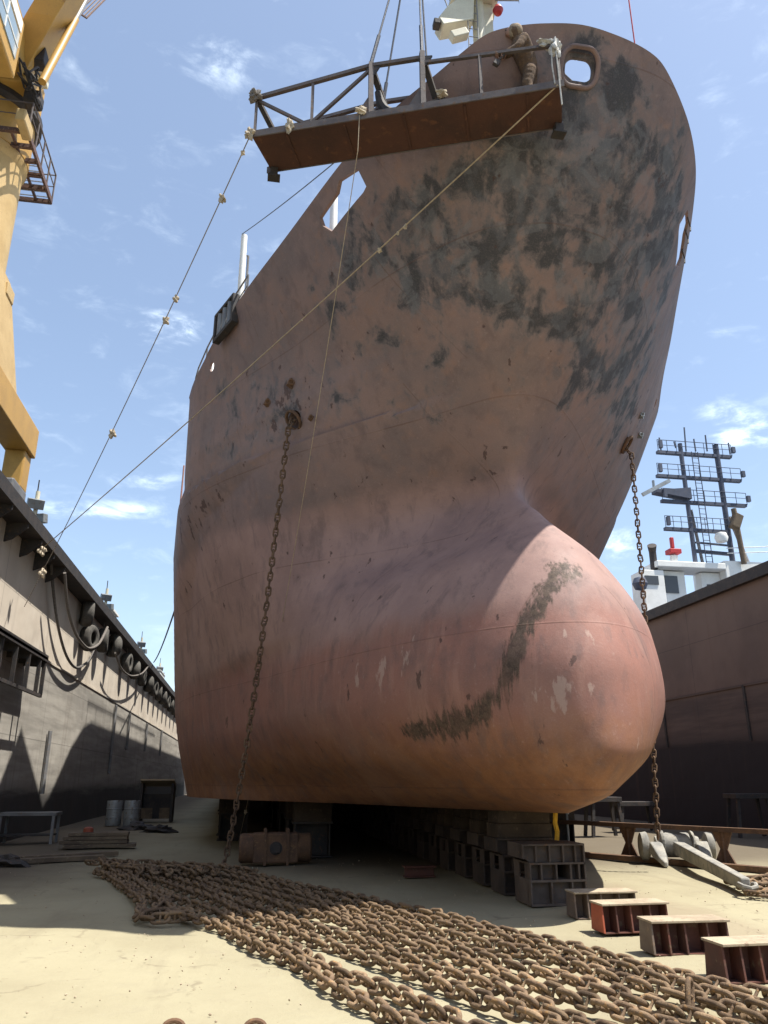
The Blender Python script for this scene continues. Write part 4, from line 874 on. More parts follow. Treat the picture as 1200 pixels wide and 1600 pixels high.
MB().lathe([(.001, 0), (.28, 0), (.29, .02), (.285, .28), (.3, .3), (.285, .32), (.285, .58), (.3, .6), (.285, .62), (.29, .87), (.28, .89), (.27, .87), (.001, .87)], (0, 0, 0), 'Z', 28).build('drum', M['galv'], brl, smooth=True)
MB().cyl((.15, 0, .871), (.15, 0, .9), .04, 10).build('bung', M['dark'], brl)
o = copy_tree(brl); o.location = at_z(204, 1290, 0); o['label'] = 'grey steel barrel at the dock wall, right one of the pair'
cb = thing('welding_cabinet', tuple(at_z(243, 1284, 0)), 'dark machine cabinet with a tan top panel beside the barrels', 'cabinet')
b0 = Vector(cb.location)
for sx in (-.62, .62): MB().bb(b0 + Vector((sx - .05, -.5, 0)), b0 + Vector((sx + .05, .5, 1.5))).build('side_frame', M['dark'], cb)
MB().bb(b0 + Vector((-.57, -.1, .12)), b0 + Vector((.57, .45, 1.1))).build('machine', M['dark'], cb, bevel=.03)
MB().bb(b0 + Vector((-.56, -.48, .14)), b0 + Vector((-.12, -.44, .55))).bb(b0 + Vector((.16, -.48, .14)), b0 + Vector((.56, -.44, .55))).build('lower_panel', M['timber'], cb)
MB().box(b0 + Vector((0, -.1, 1.52)), (1.36, 1.0, .06), R3(-14, 0, 0)).build('top_panel', rusty('tan_panel', (.42, .33, .22), (.36, .28, .19), None, 3), cb)
for k, (px, py, s_) in enumerate(((246, 1300, .5), (215, 1296, .45), (10, 1352, .4), (20, 1300, .6))):
    p_ = at_z(px, py, 0); tag(rag('scrap_heap', (0, 0, 0), (s_, s_ * .7, .16), M['dark'], None, 20 + k), ['low dark heap of scrap on the floor right of the planks', 'low dark heap of scrap at the foot of the barrels', 'small dark scrap heap at the left edge beside the boards', 'dark scrap heap under the dock wall behind the bench'][k], 'scrap heap').location = p_ + Vector((0, 0, .05))
for k, px in enumerate((270, 398)):
    p_ = at_z(px, 1616, 0.0); mb = MB().tube([Vector((.07 * math.cos(a), .02 * math.sin(a), .03 + .045 * math.sin(a))) for a in np.linspace(0, 2 * math.pi, 18, endpoint=False)], .018, 8, closed=True)
    o = mb.build('pad_eye', M['rust'], None, smooth=True); o.location = p_; tag(o, ['small rusty ring at the bottom edge, the left one', 'small rusty ring at the bottom edge, the right one'][k], 'ring', 'rusty rings in the floor')

# ------------------------------------------------------------------ tyres on the left wall
ty = local_thing('tyre', (0, 0, 0), 'x', 'tyre')
def tyre_prof(R=.52, w=.2):
    return [(R * .45, -w * .8), (R * .55, -w), (R * .86, -w * 1.05), (R * .96, -w * .8), (R, -w * .4), (R, w * .4), (R * .96, w * .8), (R * .86, w * 1.05), (R * .55, w), (R * .45, w * .8), (R * .5, w * .5), (R * .85, w * .6), (R * .85, -w * .6), (R * .5, -w * .5), (R * .45, -w * .8)]
mb = MB(); pr = tyre_prof(); n_ = 30; P = []
for (r_, h_) in pr[:-1]:
    for k in range(n_): a = 2 * math.pi * k / n_; P.append((h_, r_ * math.cos(a), r_ * math.sin(a)))
m_ = len(pr) - 1; mb.add(P, [(i * n_ + k, i * n_ + (k + 1) % n_, ((i + 1) % m_) * n_ + (k + 1) % n_, ((i + 1) % m_) * n_ + k) for i in range(m_) for k in range(n_)])
mb.build('casing', M['rubber'], ty, smooth=True, ang=50)
MB().tube([(0, 0, .3), (-.02, .02, .75), (-.03, .0, 1.15)], .02, 6).build('sling', M['rope_grey'], ty)
TY = [(31.6, 7.75, -18, 0), (32.6, 6.95, 14, 0), (35.6, 7.35, -8, 0), (38.4, 7.55, -35, 0), (43.0, 7.4, 6, 0), (46.2, 7.45, -20, 0), (49.6, 7.45, 0, 0), (53.0, 7.45, -25, 0), (56.2, 7.5, 10, 0), (59.4, 7.5, -10, 0), (62.6, 7.5, -20, 0), (66, 7.5, 5, 0), (69.4, 7.5, -15, 0), (73, 7.5, 0, 0), (76.8, 7.5, -20, 0), (81, 7.5, 5, 0)]
NUM = ['dark old tyre hanging highest on the dock wall, first of the row from the left', 'old tyre with its open side showing, hanging below the first one', 'old tyre third from the left, edge on against the dock wall', 'wide dark old tyre fourth from the left beside the hanging hose loop', 'old tyre fifth from the left on the dock wall', 'old tyre sixth from the left on the dock wall', 'old tyre seventh from the left on the dock wall']
for i, (yy, zz_, rz, _) in enumerate(TY):
    o = ty if i == 0 else copy_tree(ty)
    o.location = (XL + .30, yy, zz_); o.rotation_euler = (math.radians(random.uniform(-10, 10)), 0, math.radians(-rz)); o.scale = (1, 1, 1)
    o['group'] = 'tyres hung along the dock wall'; o['label'] = NUM[i] if i < len(NUM) else 'small far tyre in the distant end of the row, next to the hull'
    for ch_ in o.children:
        if ch_.name.startswith('sling'): ch_.location.z = (8.3 - zz_) - 1.15 if zz_ > 7.15 else 0
# hoses
def poly(ptsx, X=-6.42): return [at_x(px, py, X) for px, py in ptsx]
def smooth_path(P, n=6):
    out = []
    for i in range(len(P) - 1):
        p0 = P[max(i - 1, 0)]; p1_ = P[i]; p2 = P[i + 1]; p3 = P[min(i + 2, len(P) - 1)]
        for k in range(n):
            q = k / n; out.append(0.5 * ((2 * p1_) + (p2 - p0) * q + (2 * p0 - 5 * p1_ + 4 * p2 - p3) * q * q + (3 * p1_ - p0 - 3 * p2 + p3) * q ** 3))
    return out + [P[-1]]
h1 = smooth_path(poly([(80, 880), (84, 930), (92, 985), (104, 1025), (118, 1043), (132, 1038), (142, 1028), (148, 1012)]))
o = MB().tube(h1, .05, 8).build('hose', M['hose'], None, smooth=True, org=h1[0]); tag(o, 'long grey hose looping low down the dock wall left of the tyres', 'hose')
h2 = smooth_path(poly([(101, 895), (106, 950), (116, 985), (128, 1005), (140, 1013), (155, 1005), (168, 980)], -6.0))
o = MB().tube(h2, .05, 8).build('hose', M['rope_grey'], None, smooth=True, org=h2[0]); tag(o, 'shorter pale hose looping across the first tyres', 'hose')
h3 = smooth_path(poly([(180, 1020), (190, 1045), (205, 1056), (222, 1052), (232, 1040)], -6.05))
o = MB().tube(h3, .045, 8).build('hose', M['rope_grey'], None, smooth=True, org=h3[0]); tag(o, 'slack rope loop hanging between the farther tyres', 'rope')
# floodlight posts on the left wall
lpo = local_thing('floodlight_post', (0, 0, 0), 'x', 'floodlight')
MB().cyl((0, 0, 0), (0, 0, 2.0), .07, 10).build('pole', M['cream'], lpo)
MB().box((0, -.1, 1.55), (.5, .25, .32), R3(20, 0, 25)).build('lamp_head', M['galv'], lpo, bevel=.02)
MB().box((.22, .05, 1.12), (.26, .25, .3), R3(10, 0, -20)).build('lamp_head', M['galv'], lpo, bevel=.02)
MB().cyl((-.02, 0, 2.0), (-.02, 0, 2.4), .02, 6).build('rod', M['dark'], lpo)
for i, (px, py, yy, lb) in enumerate(((58, 800, 25.3, 'twin floodlight on a pale post at the left wall top, nearest the crane'), (168, 940, 39.1, 'floodlight post second from the crane on the left wall top'), (222, 1010, 53.2, 'floodlight post third from the crane on the left wall top'), (250, 1048, 65.3, 'floodlight post farthest away, close to the hull'))):
    o = lpo if i == 0 else copy_tree(lpo); o.location = (-7.0, yy, 8.42); o['label'] = lb; o['group'] = 'floodlight posts along the left wall'
wc = thing('deck_cabin', (-7.3, 40.6, 8.42), 'small white cabin on the left wall top by the second floodlight', 'cabin')
MB().bb((-8.2, 40, 8.421), (-6.9, 42, 9.6)).build('body', M['white'], wc); MB().bb((-8.3, 39.9, 9.601), (-6.8, 42.1, 9.7)).build('roof', M['white'], wc)
wc = thing('deck_box', (-7.0, 62.6, 8.42), 'low white box on the left wall top beside the last floodlight', 'box')
MB().bb((-7.6, 61, 8.421), (-6.5, 64.5, 9.3)).build('body', M['white'], wc); MB().bb((-7.65, 60.9, 9.301), (-6.45, 64.6, 9.36)).build('lid', M['white'], wc)

# ------------------------------------------------------------------ the crane
cr = thing('crane', (-8.6, 21.5, 8.42), 'tall yellow slewing crane on the left dock wall with a walkway round its column', 'crane')
CC = Vector((-9.62, 22.8, 0)); CRAD = 1.28
MB().bb((-7.75, 15.5, 11.2), (-7.0, 24.45, 12.15)).build('sill_beam', M['yellow'], cr, bevel=.03)
MB().bb((-7.7, 23.7, 10.0), (-7.1, 24.42, 11.199)).build('end_carriage', M['yellow'], cr, bevel=.05)
bg_ = MB().bb((-7.75, 22.9, 9.0), (-7.05, 24.3, 9.998)); bgo = bg_.build('bogie', M['greysteel'], cr, bevel=.06)
for yy in (22.9, 23.5, 24.15): MB().tube([(-7.6, yy, 8.75), (-7.2, yy, 8.75)], .32, 18).build('wheel', M['dark'], bgo, smooth=True)
lgm = MB().add([(-7.15, 22.4, 12.151), (-7.15, 17, 12.151), (-8.6, 17, 12.151), (-8.6, 22.4, 12.151), (-7.5, 21.3, 15.4), (-7.5, 17.5, 15.4), (-9.4, 17.5, 15.4), (-9.4, 21.3, 15.4)], [(0, 1, 2, 3), (7, 6, 5, 4), (0, 4, 5, 1), (1, 5, 6, 2), (2, 6, 7, 3), (3, 7, 4, 0)])
lgm.bb((-7.56, 20.8, 14.8), (-7.40, 21.45, 15.2)); lgm.build('portal_leg', M['yellow_pale'], cr, bevel=.03)
MB().add([(-7.5, 21.3, 15.401), (-7.5, 18.5, 15.401), (-10.5, 18.5, 15.401), (-10.5, 24, 15.401), (-8.55, 22.2, 17.0), (-8.6, 21.8, 17.0), (-10.5, 21.5, 17.0), (-10.5, 23.8, 17.0)], [(0, 1, 2, 3), (7, 6, 5, 4), (0, 4, 5, 1), (1, 5, 6, 2), (2, 6, 7, 3), (3, 7, 4, 0)]).build('portal_head', M['yellow_pale'], cr, bevel=.03)
MB().cyl((CC.x, CC.y, 15.5), (CC.x, CC.y, 21.0), 1.28, 36).build('column', M['yellow_pale'], cr, smooth=True)
MB().lathe([(1.28, 20.7), (1.4, 20.95), (1.4, 21.05), (1.28, 21.05)], CC, 'Z', 36).build('flange', M['yellow_pale'], cr, smooth=True)
MB().cyl((CC.x, CC.y, 21.06), (CC.x, CC.y, 22.6), 1.42, 36).build('column_head', M['yellow'], cr, smooth=True)
MB().lathe([(1.45, 22.61), (1.62, 22.7), (1.62, 23.0), (1.45, 23.06)], CC, 'Z', 36).build('slewing_ring', M['dark'], cr, smooth=True)
# walkway round the column
wk = MB(); pl_z = 21.15
wkx0, wkx1, wy0, wy1 = -9.0, -7.82, 21.35, 24.6
for yy in np.linspace(wy0, wy1, 6): wk.bb((wkx0, yy - .06, pl_z - .14), (wkx1, yy + .06, pl_z))
wk.bb((-8.38, wy0, pl_z - .1), (-8.30, wy1, pl_z - .02)).bb((wkx1 - .05, wy0, pl_z - .16), (wkx1 + .03, wy1, pl_z + .02)).bb((wkx0 - .05, wy0, pl_z - .16), (wkx0 + .03, wy1, pl_z + .0))
wko = wk.build('walkway', M['brownpaint'], cr)
gt = MB()
for yy in np.arange(wy0 + 1.6, wy1, .25): gt.bb((wkx0, yy, pl_z + .0), (wkx1 - .05, yy + .02, pl_z + .03))
gt.build('grating', M['galv'], wko)
rl = MB()
for yy in np.linspace(wy0, wy1, 5): rl.tube([(wkx1, yy, pl_z), (wkx1, yy, pl_z + 1.1)], .03, 6)
rl.tube([(wkx0 - .6, wy0, pl_z + 1.1), (wkx1, wy0, pl_z + 1.1), (wkx1, wy1, pl_z + 1.1), (wkx0, wy1, pl_z + 1.1)], .03, 6).tube([(wkx0 - .6, wy0, pl_z + .6), (wkx1, wy0, pl_z + .6), (wkx1, wy1, pl_z + .6), (wkx0, wy1, pl_z + .6)], .022, 6)
rl.build('hand_rail', M['stage_rail'], wko)
# machinery house, cab, boom
MB().bb((-11.2, 19.2, 23.07), (-8.2, 23.3, 24.6)).build('machinery_house', M['yellow'], cr, bevel=.05)
cbp = MB().bb((-9.3, 16.8, 21.3), (-7.8, 19.55, 23.45)); cbo = cbp.build('cab', M['yellow'], cr, bevel=.06)
MB().bb((-7.799, 17.0, 21.75), (-7.77, 19.25, 22.7)).build('window', M['glass'], cbo); MB().bb((-7.799, 17.0, 22.85), (-7.77, 19.3, 23.25)).build('window', M['white'], cbo)
MB().bb((-9.1, 19.551, 21.8), (-8.0, 19.58, 23.1)).build('window', M['glass'], cbo)
MB().bb((-7.769, 17, 22.18), (-7.75, 19.25, 22.22)).bb((-7.769, 18.1, 21.75), (-7.75, 18.16, 22.7)).build('window_bar', M['white'], cbo)
bA = Vector((-8.6, 21.6, 23.6)); bB = at_x(130, -60, -6.6); bm_ = MB()
bd = (bB - bA).normalized(); side = bd.cross(Vector((1, 0, 0))).normalized()
def bx(q, s_, x_): p_ = bA.lerp(bB, q) + side * s_; return (p_.x + x_, p_.y, p_.z)
for q0, q1, s0_, s1_ in ((-.03, .45, .5, .62), (.45, 1.5, .62, .5)):
    V = [bx(q0, -s0_, -.45), bx(q0, s0_, -.45), bx(q0, s0_, .45), bx(q0, -s0_, .45), bx(q1, -s1_, -.45), bx(q1, s1_, -.45), bx(q1, s1_, .45), bx(q1, -s1_, .45)]
    bm_.add(V, [(0, 1, 2, 3), (7, 6, 5, 4), (0, 4, 5, 1), (1, 5, 6, 2), (2, 6, 7, 3), (3, 7, 4, 0)])
bo = bm_.build('boom', M['yellow'], cr, bevel=.03)
MB().box(bA + Vector((.1, .2, -.25)), (.9, 1.3, .9)).build('boom_foot', M['yellow'], cr, bevel=.08)
MB().tube([at_x(66, 128, -7.3), at_x(118, 30, -7.0)], .12, 14).build('luffing_strut', M['yellow'], cr, smooth=True)
MB().tube([at_x(118, 30, -7.0), at_x(150, -30, -6.8)], .09, 10).build('luffing_rod', M['greysteel'], cr, smooth=True)
jr = MB(); q0 = at_x(108, 10, -7.2); q1 = at_x(135, 28, -6.9); q2 = at_x(168, -5, -6.7); q3 = at_x(140, -20, -7.0)
for k in range(7): a_ = q0.lerp(q1, .0 + k / 6); b2 = q3.lerp(q2, k / 6); jr.tube([a_, b2], .025, 5)
jr.tube([q0, q1, q2], .04, 6); jr.tube([q3, q2], .04, 6); jr.build('boom_walkway', M['brownpaint'], cr)
mc = MB(); c = at_x(50, 130, -7.9)
for k in range(7): mc.tube(smooth_path([c + Vector((random.uniform(-.3, .3), random.uniform(-.7, .5), random.uniform(-.6, .6))) for _ in range(4)], 4), .035, 5)
mc.build('cable_bundle', M['dark'], cr)
MB().bb(c + Vector((-.3, .2, -.5)), c + Vector((.25, .7, .0))).build('winch_motor', M['dark'], cr, bevel=.1)
MB().box(at_x(60, 92, -7.9), (.5, .5, .55)).build('junction_box', M['dark'], cr, bevel=.03); MB().box(at_x(62, 112, -8.2), (.5, .7, .8)).build('switch_box', M['cream'], cr, bevel=.03)
MB().box(at_x(38, 195, -7.9), (.3, .9, .45)).build('slew_gear', M['yellow_pale'], cr, bevel=.05)

# ------------------------------------------------------------------ hanging staging
PLt = Vector((-0.40, 9.9, 11.18)); PRt = Vector((3.99, 8.2, 11.16))
ex = (PRt - PLt); ex.z = 0; SL = ex.length; ex.normalize(); ey = Vector((-ex.y, ex.x, 0)) 
if ey.y < 0: ey = -ey
sg_ = thing('staging_platform', tuple((PLt + PRt) / 2 + Vector((0, 0, -.7))), 'long rusty steel work platform hung from wires beside the bow', 'work platform')
def sp(a_, w_, z_): return PLt + ex * a_ + ey * w_ + Vector((0, 0, z_))
WD = 0.75
def slab(p0, p1, p2, p3, th):
    n = (p1 - p0).cross(p3 - p0).normalized() * th
    return MB().prism([p0, p1, p2, p3], (0, 0, 0), n)
TH = .10
MB().prism([sp(0, 0, -TH), sp(SL, 0, -TH), sp(SL, WD, -TH), sp(.06, WD, -TH)], (0, 0, 0), (0, 0, TH - .002)).build('floor_plate', M['stage'], sg_, bevel=.01)
for w_ in (-.022, WD + .002): MB().bar(sp(-.03, w_ + .01, -.045), sp(SL + .03, w_ + .01, -.045), .02, .12).build('edge_strip', M['stage_rail'], sg_)
st2 = MB()
for a_ in np.linspace(.55, SL - .5, 5): st2.bar(sp(a_, .03, -TH - .012), sp(a_, WD - .03, -TH - .012), .03, .02)
st2.build('stiffener', M['stage'], sg_)
for a_ in (.12, SL - .06): MB().box(sp(a_, WD - .05, -TH - .09), (.12, .12, .16)).box(sp(a_, WD - .05, -TH - .18), (.2, .16, .03)).build('foot', M['dark'], sg_)
z1 = .70
AP = {'l': .03, 'a': .82, 'b': 1.88, 'c': 2.68}
for w_ in (.02, WD - .02):
    rl = MB(); zb = .95
    rl.bar(sp(.03, w_, z1), sp(1.88, w_, zb), .06)
    rl.bar(sp(1.88, w_, zb), sp(2.68, w_, zb - .02), .06); rl.bar(sp(2.68, w_, zb - .12), sp(SL - .02, w_, .72), .05)
    rl.build('top_rail', M['stage_rail'], sg_)
    for a_, zt in ((.03, z1), (.95, z1 + .12), (1.88, zb + .05), (2.68, zb + .1), (3.55, .78), (SL - .03, .76)):
        MB().bar(sp(a_, w_, 0.0), sp(a_, w_, zt), .075 if a_ in (1.88, 2.68) else .045).build('post', M['stage_rail'], sg_)
    for a_, za, b_2, zb2 in ((.06, z1 - .06, .85, .02), (.95, .02, 1.84, zb - .1)):
        MB().bar(sp(a_, w_, za), sp(b_2, w_, zb2), .045).build('brace', M['stage_rail'], sg_)
for a_ in (1.88, 2.68):
    MB().prism([sp(a_ - .22, .0, .02), sp(a_ + .06, .0, .02), sp(a_ + .03, .0, .35), sp(a_ - .02, .0, .35)], (0, 0, 0), ey * .03).build('knee_plate', M['stage_rail'], sg_)
    MB().prism([sp(a_ - .14, .0, .97), sp(a_ + .16, .0, .93), sp(a_ + .06, .0, .75)], (0, 0, 0), ey * .03).build('lug_plate', M['dark'], sg_)
    MB().bar(sp(a_ + .03, .05, .85), sp(a_ + .28, WD - .05, .05), .09, .05).build('cross_brace', M['dark'], sg_)
MB().bar(sp(.05, .05, z1 - .05), sp(.35, WD, .05), .08, .05).build('cross_brace', M['dark'], sg_)
dk = smooth_path([sp(1.95, .2, .6), sp(2.05, .22, .25), sp(2.3, .25, .1), sp(2.65, .22, .14), sp(3.0, .2, .22)], 5)
MB().tube(dk, [.05 + .05 * math.sin(math.pi * i / (len(dk) - 1)) for i in range(len(dk))], 8).build('tarpaulin_roll', M['dark'], sg_, smooth=True)
for nm, c, s_, mt, sd in (('rag', sp(.03, -.05, .68), (.09, .08, .09), M['rope_grey'], 1), ('rag', sp(-.02, -.04, -.06), (.07, .07, .09), M['rag'], 2), ('rag', sp(.62, -.05, -.02), (.05, .04, .12), M['rag'], 4), ('rag', sp(1.75, -.05, .02), (.08, .04, .06), M['rag'], 5), ('rag', sp(SL - .16, .02, .78), (.12, .07, .06), M['rag_white'], 6), ('rag', sp(SL - .04, .0, .66), (.07, .07, .14), M['rag_white'], 7), ('rag', sp(2.95, .1, .25), (.07, .06, .06), M['rag'], 8)):
    rag(nm, c, s_, mt, sg_, sd)
MB().tube([sp(SL - .05, -.03, .7), sp(SL - .04, -.04, .3), sp(SL - .03, -.03, -.45)], .012, 5).tube([sp(SL - .1, -.03, .7), sp(SL - .12, -.04, .3), sp(SL - .1, -.03, -.05)], .012, 5).build('hanging_cord', M['rag_white'], sg_)
# lifting wires
hook = at_y(650, -150, 9.35)
sw = thing('lifting_sling', tuple(hook), 'four steel lifting wires holding the rusty platform from above', 'wire sling')
for a_, w_, z_ in ((1.88, .02, 1.0), (1.88, WD - .02, .6), (2.68, .02, 1.05), (2.68, WD - .02, 1.05)):
    MB().tube([sp(a_, w_, z_), hook], .016, 6).tube([sp(a_, w_, z_ + .0), sp(a_, w_, z_).lerp(hook, .16)], .03, 6).build('wire', M['wire'], sw)
MB().tube([hook + Vector((.1 * math.cos(a), 0, .1 + .1 * math.sin(a))) for a in np.linspace(0, 2 * math.pi, 16, endpoint=False)], .025, 8, closed=True).build('ring', M['dark'], sw)
MB().tube([hook + Vector((0, 0, .2)), hook + Vector((-2.0, 2, 14))], .025, 6).build('hoist_cable', M['wire'], sw)

# ------------------------------------------------------------------ ropes
def rope(name, pts, r, mat, label, rags=(), ragmat='rag', cat='rope'):
    root = thing(name, tuple(pts[0]), label, cat)
    MB().tube(pts, r, 6).build('line', M[mat], root, smooth=True)
    for k, (q, s_, sd) in enumerate(rags):
        i = q * (len(pts) - 1); p_ = pts[int(i)].lerp(pts[min(int(i) + 1, len(pts) - 1)], i - int(i))
        rag('knotted_rag', p_ + Vector((0, 0, -s_ * .7)), (s_ * .7, s_ * .7, s_), M[ragmat], root, sd)
    return root
e1 = at_x(60, 862, -6.05)
rope('guy_rope', sag(sp(SL - .06, -.03, -.08), e1, .12, 40), .012, 'rope', 'tan rope running from the platform right end across the hull to the wall', ((.175, .04, 11), (.21, .042, 12), (.185, .03, 13), (.33, .02, 15), (.985, .12, 14)))
e2 = at_x(38, 948, -6.0)
rope('guy_rope', sag(sp(-.02, -.02, -.06), e2, .25, 40), .009, 'rope_grey2', 'thin grey rope with cloth knots slanting through open sky from the platform left end', ((.075, .07, 16), (.22, .06, 17), (.255, .07, 18), (.02, .04, 19), (.47, .09, 20), (.86, .10, 21)))
e3 = at_z(372, 1318, 0.0); tl = [sp(1.72, -.04, -.05), sp(1.70, -.03, -.7)] + sag(sp(1.70, -.03, -.7), e3, .9, 30)[1:]
rope('hand_line', tl, .006, 'rope', 'thin pale line hanging from the middle of the platform down past the hanging chain', ((.62, .05, 22), (.88, .05, 23)))
m0 = Vector((-1.45, 19.0, 7.2)); m1 = at_x(240, 1035, -6.1)
rope('mooring_rope', sag(m0, m1, .5, 30), .03, 'wire', 'dark mooring rope curving from the ship side down to the left wall', ())
rope('stay_line', sag(at_y(378, 366, 20), at_y(525, 252, 12.6), .05, 10), .012, 'wire', 'fine wire from the white post up to the bow rail', ())

# ------------------------------------------------------------------ worker on the staging
def worker():
    KS = .84
    root = thing('person', tuple(sp(SL - .50, .40, .0)), 'worker in brown coveralls and tan hood leaning on the platform rail, holding a tool', 'person')
    def pt(a_, w_, z_): return sp(SL - .50 + a_ * KS, .40 + w_ * KS, z_ * KS)
    # joints: (pos, radius)
    J = {'pel': (pt(.08, .02, .90), .13), 'bel': (pt(.05, -.04, 1.04), .15), 'che': (pt(-.02, -.14, 1.26), .17), 'nec': (pt(-.10, -.23, 1.43), .06), 'hea': (pt(-.14, -.28, 1.54), .095), 'top': (pt(-.15, -.29, 1.61), .075),
         'shl': (pt(.02, -.33, 1.30), .078), 'ell': (pt(-.08, -.40, 1.06), .06), 'wrl': (pt(-.28, -.42, .94), .042),
         'shr': (pt(-.12, .04, 1.32), .078), 'elr': (pt(-.34, -.14, 1.20), .058), 'wrr': (pt(-.46, -.36, 1.00), .04),
         'hil': (pt(.09, -.09, .76), .105), 'knl': (pt(.02, -.12, .46), .085), 'anl': (pt(.08, -.10, .10), .06), 'tol': (pt(-.08, -.12, .045), .05),
         'hir': (pt(.09, .12, .76), .105), 'knr': (pt(.10, .14, .46), .085), 'anr': (pt(.18, .14, .10), .06), 'tor': (pt(.02, .15, .045), .05)}
    E = [('pel', 'bel'), ('bel', 'che'), ('che', 'nec'), ('nec', 'hea'), ('hea', 'top'), ('che', 'shl'), ('shl', 'ell'), ('ell', 'wrl'), ('che', 'shr'), ('shr', 'elr'), ('elr', 'wrr'), ('pel', 'hil'), ('hil', 'knl'), ('knl', 'anl'), ('anl', 'tol'), ('pel', 'hir'), ('hir', 'knr'), ('knr', 'anr'), ('anr', 'tor')]
    names = list(J); org = Vector(root.location)
    def skinned(name, verts, rad, edges, mat, rooti=0, sub=2):
        me = bpy.data.meshes.new(name); me.from_pydata([tuple(v - org) for v in verts], edges, [])
        o = bpy.data.objects.new(name, me); COL.objects.link(o)
        sk = o.modifiers.new('skin', 'SKIN'); sk.use_smooth_shade = True; o.modifiers.new('sub', 'SUBSURF').levels = sub; o.modifiers['sub'].render_levels = sub
        for i, r_ in enumerate(rad):
            me.skin_vertices[0].data[i].radius = (r_, r_); me.skin_vertices[0].data[i].use_root = (i == rooti)
        dg = bpy.context.evaluated_depsgraph_get(); m2 = bpy.data.meshes.new_from_object(o.evaluated_get(dg)); o.modifiers.clear(); print('SKIN', name, len(m2.polygons), [round(c_, 2) for v_ in (m2.vertices[0].co,) for c_ in v_] if len(m2.vertices) else None); o.data = m2
        m2.materials.clear(); m2.materials.append(mat); m2.shade_smooth(); o.parent = root; o['_org'] = tuple(org); return o
    # one continuous body: tapered limbs fused into a single surface
    bm_ = bmesh.new()
    for a_, b2 in E:
        (pa_, ra_), (pb_, rb_) = J[a_], J[b2]; nseg = 10
        for q in range(nseg + 1):
            t_ = q / nseg; c_ = pa_.lerp(pb_, t_) - org; r_ = (ra_ + (rb_ - ra_) * t_) * (1 + .04 * math.sin(t_ * 17 + ra_ * 90))
            bmesh.ops.create_icosphere(bm_, subdivisions=2, radius=r_, matrix=Matrix.Translation(c_))
    me_ = bpy.data.meshes.new('body'); bm_.to_mesh(me_); bm_.free()
    body = bpy.data.objects.new('body', me_); COL.objects.link(body)
    rm_ = body.modifiers.new('join', 'REMESH'); rm_.mode = 'VOXEL'; rm_.voxel_size = 0.013
    sm_ = body.modifiers.new('relax', 'SMOOTH'); sm_.iterations = 3
    m2 = bpy.data.meshes.new_from_object(body.evaluated_get(bpy.context.evaluated_depsgraph_get())); body.modifiers.clear(); body.data = m2
    m2.name = 'body'; m2.materials.clear(); m2.materials.append(M['coverall']); m2.shade_smooth(); body.parent = root
    print('BODY', len(m2.polygons))
    # hood and face
    hc_ = J['hea'][0] + Vector((0, 0, .02))
    hood = MB(); face = -ex
    bm = bmesh.new(); bmesh.ops.create_uvsphere(bm, u_segments=20, v_segments=14, radius=1)
    vs = []
    for v in bm.verts:
        q = v.co; p_ = hc_ + ex * (q.x * .108) + ey * (q.y * .092) + Vector((0, 0, q.z * .118 - .015 * (q.x < -.3) + .008 * math.sin(q.y * 9 + q.z * 7)))
        vs.append(p_ + ex * (.02 if q.x > .3 else 0))
    hood.add(vs, [tuple(v.index for v in f.verts) for f in bm.faces]); bm.free(); hood.build('hood', M['hood'], root, smooth=True)
    fc_ = MB(); bm = bmesh.new(); bmesh.ops.create_uvsphere(bm, u_segments=18, v_segments=12, radius=1)
    vs = [hc_ - ex * .045 + ex * (v.co.x * .085) + ey * (v.co.y * .068) + Vector((0, 0, v.co.z * .095 - .012)) - ex * (.028 * math.exp(-((v.co.y / .22) ** 2 + ((v.co.z + .12) / .25) ** 2)) if v.co.x < 0 else 0) for v in bm.verts]
    fc_.add(vs, [tuple(v.index for v in f.verts) for f in bm.faces]); bm.free(); fc_.build('face', M['skin'], root, smooth=True)
    for s_ in (-1, 1): MB().lathe([(.001, -.014), (.012, -.006), (.012, .006), (.001, .014)], hc_ - ex * .122 + ey * (.03 * s_) + Vector((0, 0, .012)), 'Z', 8).build('eye', M['dark'], root, smooth=True)
    MB().tube([hc_ - ex * .124 - ey * .028 + Vector((0, 0, -.062)), hc_ - ex * .130 + Vector((0, 0, -.064)), hc_ - ex * .124 + ey * .028 + Vector((0, 0, -.062))], .006, 6).build('mouth', M['skin'], root)
    # hands: palm, four bent fingers, thumb
    def hand(w0, fwd, palm_n, name):
        fwd = fwd.normalized(); n = (palm_n - fwd * palm_n.dot(fwd)).normalized(); sd = fwd.cross(n)
        V = [w0, w0 + fwd * .045, w0 + fwd * .085]; Rr = [.03, .036, .034]; Ed = [(0, 1), (1, 2)]
        for k, (o_, l_) in enumerate(((-.03, .062), (-.01, .072), (.01, .068), (.03, .054))):
            b_0 = len(V); V += [w0 + fwd * .09 + sd * o_, w0 + fwd * (.09 + l_ * .45) + sd * o_ + n * .012, w0 + fwd * (.09 + l_ * .62) + sd * o_ + n * (.02 + l_ * .45), w0 + fwd * (.09 + l_ * .4) + sd * o_ + n * (.02 + l_ * .7)]
            Rr += [.010, .0095, .0085, .0075]; Ed += [(2, b_0), (b_0, b_0 + 1), (b_0 + 1, b_0 + 2), (b_0 + 2, b_0 + 3)]
        b_0 = len(V); V += [w0 + fwd * .04 - sd * .04, w0 + fwd * .07 - sd * .055 + n * .02, w0 + fwd * .09 - sd * .045 + n * .045]; Rr += [.012, .011, .009]; Ed += [(1, b_0), (b_0, b_0 + 1), (b_0 + 1, b_0 + 2)]
        return skinned(name, V, Rr, Ed, M['skin'], 0, 1)
    hand(J['wrr'][0], -ex * .5 - ey * .6 - Vector((0, 0, .9)), Vector((0, 0, -1)) - ey * .8, 'hand')
